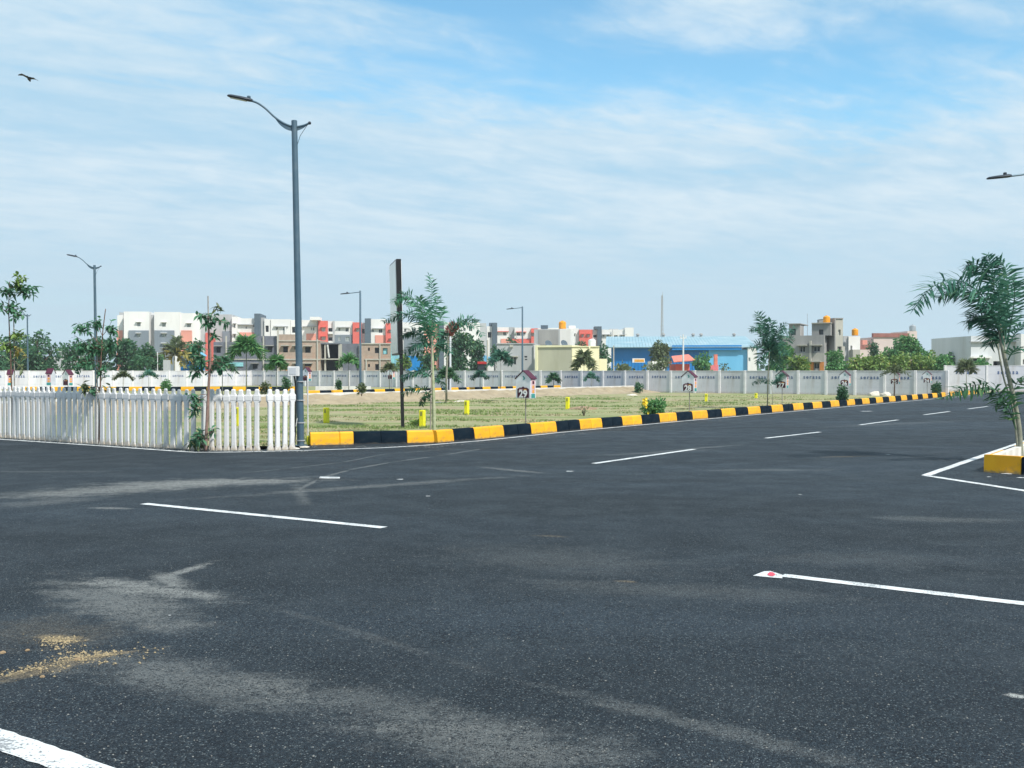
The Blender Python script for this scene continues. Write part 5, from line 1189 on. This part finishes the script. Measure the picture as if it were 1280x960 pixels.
# --- grey house, cream house with its shaded face coloured olive (walls turned to the plot grid so the right sides catch the sun)
H1 = Bld('pale grey house with double window behind the straight-arm lamp', 'house', 620, 112, -.12)
H1.wall('wall', PGL, 621, 667, 430, depth=7, holes=[(638.5, 641, 446.5, 455.5), (642.5, 645, 446.5, 455.5), (655.5, 659, 445, 447), (656, 659, 448.5, 450)], frame=False)
H1.box('sunshade', CONL, 635, 647, 444.8, 446.2, -.5, -.004); H1.box('parapet', PGL, 620.6, 667.4, 429, 430, -.1, 7.1); H1.box('corner_column', PW, 667.2, 671, 431, 470, -.2, 3); H1.box('soffit', CONL, 637, 641, 431, 434, -.3, -.01)
H2 = Bld('raw grey rooftop block with a plaster front under the orange tank', 'house', 667, 130, -.12)
H2.wall('wall', PGL, 667.5, 700, 411.5, depth=8); H2.wall('wall', PW, 700, 713, 411.8, depth=8, y=.1); H2.box('stain_panel', CON, 673, 698, 412.5, 431, -.05, -.006)
H3 = Bld('olive and cream single-storey house with square windows', 'house', 672, 108, ROT_A * .5)
H3.wall('wall', OLV, 672, 714.5, 434, depth=7, holes=[]); H3.box('parapet', CRM, 671.6, 714.9, 431.5, 434, -.12, 7.1); H3.box('corner_column', CRM, 668.8, 671.9, 431.6, 470, -.15, 5)
H4 = Bld('bright cream house with a stepped right end and two dark windows', 'house', 715, 107, .18)
H4.wall('wall', CRM, 715.2, 749, 433.5, depth=7, holes=[(719.5, 724.8, 450.5, 458.5), (739, 743, 451.5, 459)], shade=CRM); H4.wall('step_block', CRM, 749.2, 758.8, 448.5, depth=6, y=.3); H4.box('parapet', CRM, 715, 749.4, 432.6, 433.5, -.12, 7.1); H4.box('pilaster', CRM, 736, 738, 433.5, 470, -.15, -.004)
mb = MB()
def tank(u, vb, vt, hw, Z, label, m, cap=True, wire=False):
    zb = EYE + (464 - vb) * Z / F; zt = EYE + (464 - vt) * Z / F; r = hw * Z / F; h = zt - zb
    t = thing('water_tank', label, 'water tank', tuple(on_plot(u, Z, zb)), 0, 'rooftop water tanks')
    prof = [(r * .96, 0)]
    for i in range(5): z = h * .74 * (i + .5) / 5; prof += [(r, z), (r * .96, z + h * .06)]
    prof += [(r * .98, h * .76), (r * .75, h * .9), (r * .3, h * .96)]
    b = MB(); b.lathe(prof, 18); smooth_auto(b.build('barrel', m, t), 50)
    b = MB(); b.lathe([(r * .3, h * .955), (r * .32, h), (r * .1, h * 1.02)], 12); b.build('lid', m, t)
    return t
tank(703, 411, 401, 4.6, 132, 'orange water tank on the grey rooftop block', TNK); tank(740, 433, 423.5, 4.8, 109, 'white water tank on the cream house roof', TWH)
tank(1033, 404, 394.5, 4.3, 97, 'orange water tank on the concrete house tower', TNK); tank(1068.5, 419.5, 410.5, 4.0, 103, 'orange water tank on the white block beside the concrete house', TNK)
tank(1140.5, 414, 406, 4, 122, 'steel water tank on the pink house', STL); tank(1170.5, 441, 432.5, 3.4, 125, 'white water tank peeping over the right-hand trees', TWH)
def dish(u, v, Z, label):
    t = thing('satellite_dish', label, 'satellite dish', tuple(P(u, v, Z))); b = MB(); b.lathe([(.02, .0), (.25, .05), (.42, .16), (.40, .17), (.24, .07), (.02, .02)], 16); o = b.build('reflector', PGD, t, True); o.rotation_euler = (R(60), 0, .5)
    b = MB(); b.tube([(0, 0, -.5), (0, 0, .05)], .03, 6); b.build('stand', STL, t)
dish(704.5, 430, 112, 'dark satellite dish on the cream parapet below the orange tank'); dish(685, 430.5, 109, 'dark satellite dish on the olive wall parapet')
b = Bld('solar water heater panel on the grey rooftop block', 'solar panel', 676, 133, 0, 'solar_panel'); b.box('panel', PGD, 676, 685, 406.5, 411, 0, .3); b.box('stand', STL, 677, 684, 410.9, 412.5, .1, .25)

# --- blue warehouse
Wh = Bld('long blue warehouse with pale sheet roof', 'warehouse', 760, 150, -.10)
Wh.wall('wall', BLU, 764, 886, 434, depth=26, ref=800)
for i in range(30):      # standing ribs of the sheeting
    u_ = 766 + i * 4.0
    if u_ < 885: Wh.box('sheet_rib', BLU, u_, u_ + .45, 434.4, 470, -.09, -.004, ref=800)
Wh.wall('bay', BLL, 886, 934.5, 437, depth=24, y=-.5, ref=886); Wh.box('dark_strip', BLU, 840, 927, 431.5, 437.5, -1.0, -.56, ref=840)
Wh.wall('end_wall', PW, 934.6, 946, 434, depth=22, y=-1.0, holes=[(935.5, 938, 447, 451.5, CYN)], ref=940)
x0, x1 = Wh.x(757), Wh.x(945); ze = Wh.z(800, 434.2)
mb = MB(); n_ = 48
for i in range(n_):
    a, c = x0 + (x1 - x0) * i / n_, x0 + (x1 - x0) * (i + .93) / n_
    mb.rings([[(a, -1.1, ze - .05), (c, -1.1, ze - .05), (c, -1.1, ze + .04), (a, -1.1, ze + .04)], [(a, 12, ze + 1.9), (c, 12, ze + 1.9), (c, 12, ze + 1.99), (a, 12, ze + 1.99)]])
mb.rings([[(x0, -1.0, ze - .12), (x1, -1.0, ze - .12), (x1, -1.0, ze - .04), (x0, -1.0, ze - .04)], [(x0, 12, ze + 1.83), (x1, 12, ze + 1.83), (x1, 12, ze + 1.9), (x0, 12, ze + 1.9)]])
mb.build('roof', RFL, Wh.t)
for u_ in (829, 866, 876, 917, 797): 
    xx = Wh.x(u_, 12); b = MB(); b.lathe([(.18, 0), (.18, .2), (.3, .3), (.2, .5), (.05, .55)], 10, (xx, 11.6, ze + 1.9)); b.build('roof_vent', CON, Wh.t)
Wh.box('awning', BRW, 812, 840, 451, 454.5, -3, -1.1, ref=820)
b = Bld('white and orange signboard on the blue warehouse wall', 'signboard', 790, 144, -.1, 'signboard'); b.box('board', PW, 790.5, 806, 448, 453.2, 0, .12); b.box('band', SOR, 793, 805, 449.2, 452.4, -.02, -.004)
b = Bld('low hut with salmon red sheet roof behind the roadside wall', 'hut', 838, 118, 0, 'hut')
b.wall('wall', PR, 845, 862, 455, depth=5, y=.6); mb = MB(); mb.rings([[(b.x(841), -.6, b.z(841, 453)), (b.x(868), -.6, b.z(868, 451)), (b.x(868), -.6, b.z(868, 449.8)), (b.x(841), -.6, b.z(841, 452))], [(b.x(846), 4, b.z(850, 445.5)), (b.x(868), 4, b.z(868, 443)), (b.x(868), 4, b.z(868, 442)), (b.x(846), 4, b.z(850, 444.5))]]); mb.build('roof', mat('roof_salmon', (.70, .22, .16), rough=.7), b.t)
b = Bld('pink painted wall piece left of the pale blue warehouse bay', 'wall', 885, 118, 0, 'wall_piece'); b.wall('wall', mat('paint_hotpink', (.72, .20, .22)), 886.5, 898, 456, depth=1); b.box('pillar', mat('roof_salmon', (.7, .22, .16)), 893, 897, 443, 456, .1, .6)
b = Bld('small van-white cabin roof under the grey green tree', 'cabin', 813, 116, 0, 'cabin'); b.wall('wall', PW, 814, 831, 451.5, depth=3, holes=[(817, 821, 455, 459)])

# --- grey concrete house on the right
Cq = Bld('three-storey bare concrete house with orange ground floor', 'house', 978, 98, ROT_A * .75)
def dep(B, ua, ub_, y=0.0):     # thickness so that the right side spans from ua to ub in the photo
    xa = B.x(ua, y); lo_, hi = 0.1, 30
    for _ in range(30):
        md = (lo_ + hi) / 2; wx = B.O.x + B.c * xa - B.s_ * (y + md); wy = B.O.y + B.s_ * xa + B.c * (y + md)
        if 640 + F * wx / wy < ub_: lo_ = md
        else: hi = md
    return lo_
Cq.wall('wall', CON, 976, 1030, 419.5, depth=dep(Cq, 1030, 1039), holes=[(999.5, 1006.5, 433, 440.5), (1016.5, 1025, 433, 440), (1017.5, 1024, 453.5, 461)], shade=CONL, ref=1003)
Cq.box('ground_band', CONL, 990, 1029.9, 441.5, 452.5, -.05, -.004, ref=1003); Cq.box('orange_plaster', ORW, 1006, 1017, 452.6, 470, -.07, -.006, ref=1003); Cq.box('orange_plaster', ORW, 1024.5, 1029.8, 452.6, 470, -.07, -.006, ref=1003)
Cq.box('column', CONL, 1011.5, 1014, 426, 452, -.3, -.06, ref=1003)
Cq.wall('roof_room', CON, 986, 1000, 405.5, 419.6, depth=dep(Cq, 1000, 1004.5), y=.3, holes=[(988.5, 994.5, 411, 419)], ref=990, frame=False); Cq.box('roof_room_slab', CON, 985, 1000.5, 404.3, 405.4, .0, 4, ref=990)
Cq.wall('upper_room', CON, 1014.5, 1038, 404.5, 419.6, depth=6, y=.4, holes=[(1023.5, 1029, 412, 418.5)], ref=1020, frame=False); Cq.box('roof_slab', CONL, 1014, 1038.4, 403.4, 404.4, .2, 6, ref=1020); Cq.box('roof_parapet', CON, 1023.5, 1042, 400.5, 403.3, 2, 5, ref=1020)
Cq.wall('rear_wing', CON, 1030, 1045, 404, depth=4, y=3.2, ref=1038)
Cr = Bld('tall sunlit concrete stair tower right of the bare house', 'tower', 1044, 97, .25, 'stair_tower')
Cr.wall('wall', CONL, 1044.5, 1053.5, 398.5, depth=3, holes=[(1047.6, 1050.6, 412, 419), (1046.8, 1051.8, 433, 439)], ref=1048); Cr.box('side_fin', CON, 1043.2, 1044.4, 397.8, 470, -.1, 3, ref=1048); Cr.wall('annex', CONL, 1053.7, 1056, 433, depth=3, ref=1054); Cr.box('cap', CON, 1044.6, 1054, 397.4, 398.4, -.1, 3, ref=1048)
Cs = Bld('white block with narrow window right of the stair tower', 'house', 1054, 104, .1)
Cs.wall('wall', PGL, 1054, 1060.5, 420, depth=6); Cs.wall('wall', PW, 1060.6, 1075, 420.5, depth=6, y=-.2, holes=[(1062.8, 1065.2, 432, 439.5)], ref=1064); Cs.box('lower_wing', CONL, 1066, 1075, 437, 470, -1, -.21)
Ct = Bld('long pinkish house with a brown parapet behind trees', 'house', 1068, 128, .05)
Ct.wall('wall', PNK, 1068, 1094, 437, depth=8, y=-1); Ct.box('parapet', BRW, 1072, 1090, 431.5, 436.9, -.9, 0); Ct.wall('wall', PNK, 1092, 1138, 421.5, depth=9); Ct.box('parapet', BRW, 1091.5, 1136, 416.5, 421.4, -.15, .4); Ct.wall('stair_head', PNK, 1134, 1146, 414, depth=5, y=.5); Ct.box('roof_box', PP, 1078, 1084, 425, 431, .3, 2)
Cu = Bld('pale grey house with a wide garage opening behind the right palm', 'house', 1213, 100, .02)
Cu.wall('wall', mat('paint_pale', (.58, .60, .61), (.52, .54, .55), .4, .8, streak=True, dirt=(.4, .4, .38), dscale=.5), 1213.5, 1300, 420, depth=9, holes=[(1216, 1230, 448, 456.5), (1241.5, 1252, 451.5, 457)], ref=1240, frame=False, reveal=1.0); Cu.box('ledge', PW, 1213, 1240, 445.5, 447.6, -.4, -.004, ref=1240); Cu.box('terrace_slab', PGL, 1213, 1290, 426.5, 427.6, -.3, -.004, ref=1240); Cu.wall('side_wall', PW, 1276, 1310, 417.5, depth=6, y=-1.2, holes=[(1278.5, 1284, 449, 456)], ref=1285)
b = Bld('distant pale building in the gap between the left trees', 'building', 78, 190, 0); b.wall('wall', PGL, 64, 92, 446, depth=8, holes=[(68, 71, 450, 454), (76, 79, 450, 454), (84, 87, 450, 454)]); b.wall('upper_wall', PGL, 74, 90, 438, 446, depth=6, y=1)
b = Bld('low grey gate pillar building beside the coconut palm', 'shed', 204, 106, 0, 'gate_pillar'); b.box('pillar', PGL, 204, 210, 450, 470, 0, .8)

# mast and poles
mt = thing('lattice_mast', 'thin grey lattice mast rising behind the blue warehouse', 'mast', tuple(on_plot(827.5, 330)))
for i, (dx, dy) in enumerate(((-.55, 0), (.55, 0), (0, .9))):
    mb = MB(); mb.tube([(dx, dy, 0), (dx * .35, dy * .35, 26)], .11, 5); mb.build('leg', PGL, mt)
mb = MB()
for i in range(20):
    z = i * 1.3; k = 1 - .65 * z / 26; k2 = 1 - .65 * (z + 1.3) / 26; c3 = [(-.55, 0), (.55, 0), (0, .9)]
    for j in range(3): a, c = c3[j], c3[(j+1) % 3]; mb.tube([(a[0]*k, a[1]*k, z), (c[0]*k2, c[1]*k2, z + 1.3)], .045, 4)
tag(mb.build('bracing', PGL, mt), kind=None)
mb = MB(); mb.tube([(0, .3, 25), (.25, .3, 27.2)], .07, 5); mb.build('antenna', PGL, mt)
def pole(u, vt, Z, label, r=.1, m=CONL, arm=0):
    t = thing('utility_pole', label, 'pole', tuple(on_plot(u, Z))); H = EYE + (464 - vt) * Z / F; b = MB(); b.tube([(0, 0, 0), (0, 0, H)], [r, r * .7], 8); b.build('pole', m, t)
    if arm:
        b = MB(); b.box((-arm, -.05, H - .45), (arm, .05, H - .33)); b.build('crossarm', m, t)
        for x_ in (-arm * .8, 0, arm * .8): b = MB(); b.lathe([(.05, H - .33), (.06, H - .2), (.02, H - .12)], 8, (x_, 0, 0)); b.build('insulator', TWH, t)
pole(854, 418, 110, 'white concrete power pole before the blue warehouse', .11, TWH, .35); pole(767, 432, 125, 'plain pole at the left corner of the blue warehouse', .1)
pole(1009, 392, 101, 'thin rod on the roof of the bare concrete house', .03, STL); pole(197, 440, 108, 'thin white pole left of the coconut palm', .06, TWH)
t = thing('signboard', 'far edge-on signboard with white edges behind the reddish palm', 'signboard', tuple(on_plot(561, 64, .2)))
k = 64 / F
for a, b__, m_ in ((-2.0, -1.1, SWH), (-1.1, 1.0, BLK), (1.0, 2.0, SWH)): mb = MB(); mb.box((a * k + .002, 0, .0), (b__ * k, 1.0, (486 - 413) * k)) ; mb.build('board_layer', m_, t)

# ------------------------------------------------------------------ small things on the ground
def rock(p, r, m, seed, flat=.7):
    bm = bmesh.new(); bmesh.ops.create_icosphere(bm, subdivisions=2, radius=1)
    for v in bm.verts:
        k = 1 + .35 * noise.noise(v.co * 1.6 + Vector((seed * 3.1, 0, 0))); v.co = Vector((v.co.x * r * k, v.co.y * r * k, max(-.2 * r, v.co.z * r * k * flat)))
    me = bpy.data.meshes.new('rock'); bm.to_mesh(me); bm.free(); me.materials.append(m); return me
CHK = mat('rubble_white', (.62, .58, .50), (.5, .46, .40), 6, .9, .6, 20)
for i, (u, v, r, lab) in enumerate(((1093, 495, .42, 'pale rubble heap at the kerb, left one of two'), (1107, 495.5, .38, 'pale rubble heap at the kerb, right one of two'), (575, 503, .35, 'pale broken slab on the soil bank behind the staked palm'),
        (592, 499.5, .3, 'white lump on the soil bank above the yellow stone'), (790, 495, .45, 'pale flat stone at the end of the side road'), (548, 504.5, .3, 'flat white stone left of the slender palm foot'), (367, 561.5, .13, 'small white rubble lump at the foot of the near lamp post, left one'), (381, 559.5, .11, 'small white rubble lump at the foot of the near lamp post, right one'))):
    o = link('rubble', rock(None, r, CHK, i, .75 if i < 2 else .3)); o.location = G(u, v); tag(o, lab, 'rubble')
o = link('soil_heap', rock(None, .55, mat('heap_soil', (.33, .24, .16), (.25, .18, .12), 4, .95, .6), 9, .35)); o.location = G(728, 513); tag(o, 'low brown soil heap on the plot right of the second yellow stone row', 'soil heap')
# weathered white slab on the asphalt
mb = MB(); a = G(412, 598.5)
mb.cbox((-.15, -.05, 0), (.15, .06, .018), .006); mb.box((-.08, -.065, .0), (.02, -.051, .012)); o = mb.build('broken_tile', mat('tile_white', (.52, .54, .55), (.35, .37, .38), 30, rough=.5), loc=(a.x, a.y, .008)); o.rotation_euler = (0, .03, .1); tag(o, 'small white broken tile lying on the asphalt', 'tile')
def splash(u, v, r, label):
    p = G(u, v, .0115); n = 14; vs = []
    for i in range(n):
        a = 6.283 * i / n; k = r * random.uniform(.55, 1.15); vs.append((p.x + math.cos(a) * k * 1.4, p.y + math.sin(a) * k, .0115))
    tag(link('paint_spot', raw_mesh('paint_spot', vs, [tuple(range(n))], PAINT)), kind='structure')
for u, v, r in ((1083, 514, .2), (1244, 583, .05), (1260, 592, .07), (1276, 597, .06), (1236, 596, .03), (500, 599, .04), (1110, 568, .04), (712, 589, .05), (535, 620, .025), (1000, 618, .02), (212, 769, .009), (654, 801, .006)): splash(u, v, r, '')
def crumbs():
    vs, fs = [], []
    def cr(p, r):
        q = len(vs); k = [random.uniform(.6, 1.2) for _ in range(6)]
        vs.extend([(p.x + r*k[0], p.y, p.z), (p.x, p.y + r*k[1], p.z), (p.x - r*k[2], p.y, p.z), (p.x, p.y - r*k[3], p.z), (p.x, p.y, p.z + r*k[4]*.8)]); fs.extend([(q, q+1, q+4), (q+1, q+2, q+4), (q+2, q+3, q+4), (q+3, q, q+4)])
    for _ in range(1500):
        s_ = random.choice([((60, 802), (95, 800), 6), ((0, 845), (90, 822), 5), ((90, 822), (150, 815), 5), ((60, 800), (120, 825), 9), ((20, 840), (190, 812), 12)])
        t = random.random(); u = s_[0][0] + (s_[1][0] - s_[0][0]) * t + random.gauss(0, s_[2] * 1.3); v = s_[0][1] + (s_[1][1] - s_[0][1]) * t + random.gauss(0, s_[2] * .45)
        cr(G(u, v, .008), random.choice([.0015, .002, .002, .003, .003, .004, .006, .009]))
    tag(link('soil_crumbs', raw_mesh('soil_crumbs', vs, fs, mat('crumb_soil', (.33, .26, .155), (.24, .20, .13), 12, .95))), 'ochre soil crumbs scattered on the asphalt', 'soil', kind='stuff')
    vs.clear(); fs.clear()
    for _ in range(1300):
        u = random.uniform(-30, 1310); v = 560 + 400 * random.random() ** .8; cr(G(u, v, .007), random.uniform(.0025, .0065))
    for _ in range(500):
        t = random.random(); u = 390 + 800 * t; cr(G(u, 556.5 - (u - 540) * .0915 + 1.2 + random.random() * 2 if u > 540 else 557.5 + random.random() * 2, .007), random.uniform(.006, .018))
    for _ in range(350):
        u = random.uniform(0, 385); v = (547.5 + u * .062 if u < 250 else 563) + random.uniform(0, 2.2); cr(G(u, v, .007), random.uniform(.008, .022))
    tag(link('road_grit', raw_mesh('road_grit', vs, fs, mat('grit', (.22, .225, .215), (.15, .155, .15), 12, .95))), 'loose pale grit on the asphalt', 'grit', kind='stuff')
crumbs()
for i, (u, v, r, c) in enumerate(((34, 813, .022, 'orange brown clod left of the soil streak on the asphalt'), (53, 846, .022, 'orange brown clod below the soil streak on the asphalt'), (97, 824, .03, 'largest ochre clod in the soil streak on the asphalt'), (3, 816, .03, 'pale clod at the left picture edge'))):
    o = link('clod', rock(None, r * .62, mat('clod', (.30, .21, .12), (.22, .16, .1), 40, .95), i + 20, .6)); o.location = G(u, v, .008); tag(o, c, 'clod')

# grass and weeds on the plots
def grass():
    vs, fs = [], []
    v2, f2 = [], []
    def blade(V, Fc, p, h, w, lean):
        a = random.uniform(0, 6.28); s_ = Vector((math.cos(a) * w, math.sin(a) * w, 0)); e = p + Vector((random.uniform(-1, 1) * lean * h, random.uniform(-1, 1) * lean * h, h)); q = len(V)
        V.extend([tuple(p - s_), tuple(p + s_), tuple(e)]); Fc.append((q, q+1, q+2))
    n = 0
    for _ in range(60000):
        Z = 20 + 44 * random.random() ** 1.5; u = random.uniform(260, 1190); x = (u - 640) / F * Z; d = plot_side(x, Z)
        if d < .28: continue
        if (Vector((x, Z, 0)) - pB).dot(DA) < 1.2: continue
        k = noise.noise(Vector((x * .16 + 10, Z * .45, 0))) + .5 * noise.noise(Vector((x * .8, Z * 1.3, 3)))
        near = d < .8
        if k < .05 and not near: continue
        green = k > .2 or (near and random.random() < .4)
        h = random.uniform(.02, .06) * (1.4 if green else 1)
        for b_ in range(2): blade(vs if green else v2, fs if green else f2, Vector((x + random.gauss(0, .05), Z + random.gauss(0, .05), .01 + .03)), h, .012 + Z * .00025, .7)
    tag(link('green_grass', raw_mesh('green_grass', vs, fs, leafmat('grass_green', (.16, .24, .07), (.23, .30, .10), None, 1.5))), 'patchy green grass on the empty plot', 'grass', kind='stuff')
    tag(link('dry_grass', raw_mesh('dry_grass', v2, f2, leafmat('grass_dry', (.34, .31, .16), (.44, .40, .23), None, 1.5))), 'patchy dry grass on the empty plot', 'grass', kind='stuff')
grass()

# bird
def bird():
    Zb = 52; p = P(36, 98, Zb); t = thing('bird', 'black bird gliding high at the upper left of the sky', 'bird', tuple(p), 0); t.rotation_euler = (R(-24), R(6), R(14)); t.scale = (1.2, 1.1, 1.15); k = Zb / F
    bm_ = MB(); f_ = lambda u, v: ((u - 36) * k, 0, (98 - v) * k)
    # body along the depth axis, seen from below and behind; wings cupped
    rs = []
    for s_, r, dz in ((-.22, .015, .0), (-.17, .04, .01), (-.05, .065, .0), (.08, .055, -.02), (.2, .03, -.05), (.25, .012, -.06)):
        rs.append([(r * math.cos(a) + s_ * -.12, -s_, dz + r * .9 * math.sin(a)) for a in [6.283 * i / 8 for i in range(8)]])
    bm_.rings(rs)
    BK = mat('bird_black', (.012, .013, .018), rough=.6)
    smooth_auto(bm_.build('body', BK, t))
    def wing(pts_le, pts_te):
        m_ = MB(); up = [Vector(a) for a in pts_le]; lo = [Vector(a) for a in pts_te]
        m_.rings([[tuple(a + Vector((0, 0, .008))), tuple(b + Vector((0, 0, .004))), tuple(b - Vector((0, 0, .004))), tuple(a - Vector((0, 0, .008)))] for a, b in zip(up, lo)]); return m_
    wing([(-.03, .08, .02), (-.14, .12, .12), (-.27, .10, .17), (-.38, .05, .12), (-.43, .0, .07)], [(-.03, -.12, .0), (-.14, -.12, .06), (-.27, -.16, .08), (-.37, -.12, .05), (-.42, -.06, .05)]).build('wing', BK, t)
    wing([(.03, .08, .02), (.12, .10, .06), (.24, .08, .06), (.34, .02, .0), (.38, -.04, -.06)], [(.03, -.12, .0), (.13, -.12, -.01), (.22, -.15, -.03), (.30, -.13, -.09), (.35, -.1, -.10)]).build('wing', BK, t)
    m_ = MB(); m_.rings([[(.02, -.18, -.03), (-.03, -.18, -.03), (-.03, -.18, -.04), (.02, -.18, -.04)], [(.02, -.34, -.13), (-.13, -.34, -.12), (-.13, -.34, -.13), (.02, -.34, -.14)]]); m_.build('tail', BK, t)
bird()
print('objects', len(bpy.data.objects))

hm = bpy.data.materials.new('haze_air'); hm.use_nodes = True; ht = hm.node_tree; ht.nodes.clear()
pv = ht.nodes.new('ShaderNodeVolumePrincipled'); pv.inputs['Color'].default_value = (.86, .93, 1, 1); pv.inputs['Density'].default_value = 0.00045; pv.inputs['Anisotropy'].default_value = 0.2
ho = ht.nodes.new('ShaderNodeOutputMaterial'); ht.links.new(pv.outputs[0], ho.inputs['Volume'])
mb = MB(); mb.box((-420, -45, -1.2), (420, 400, 31)); tag(mb.build('haze', hm), 'thin pale haze over the plots', 'haze', kind='stuff')
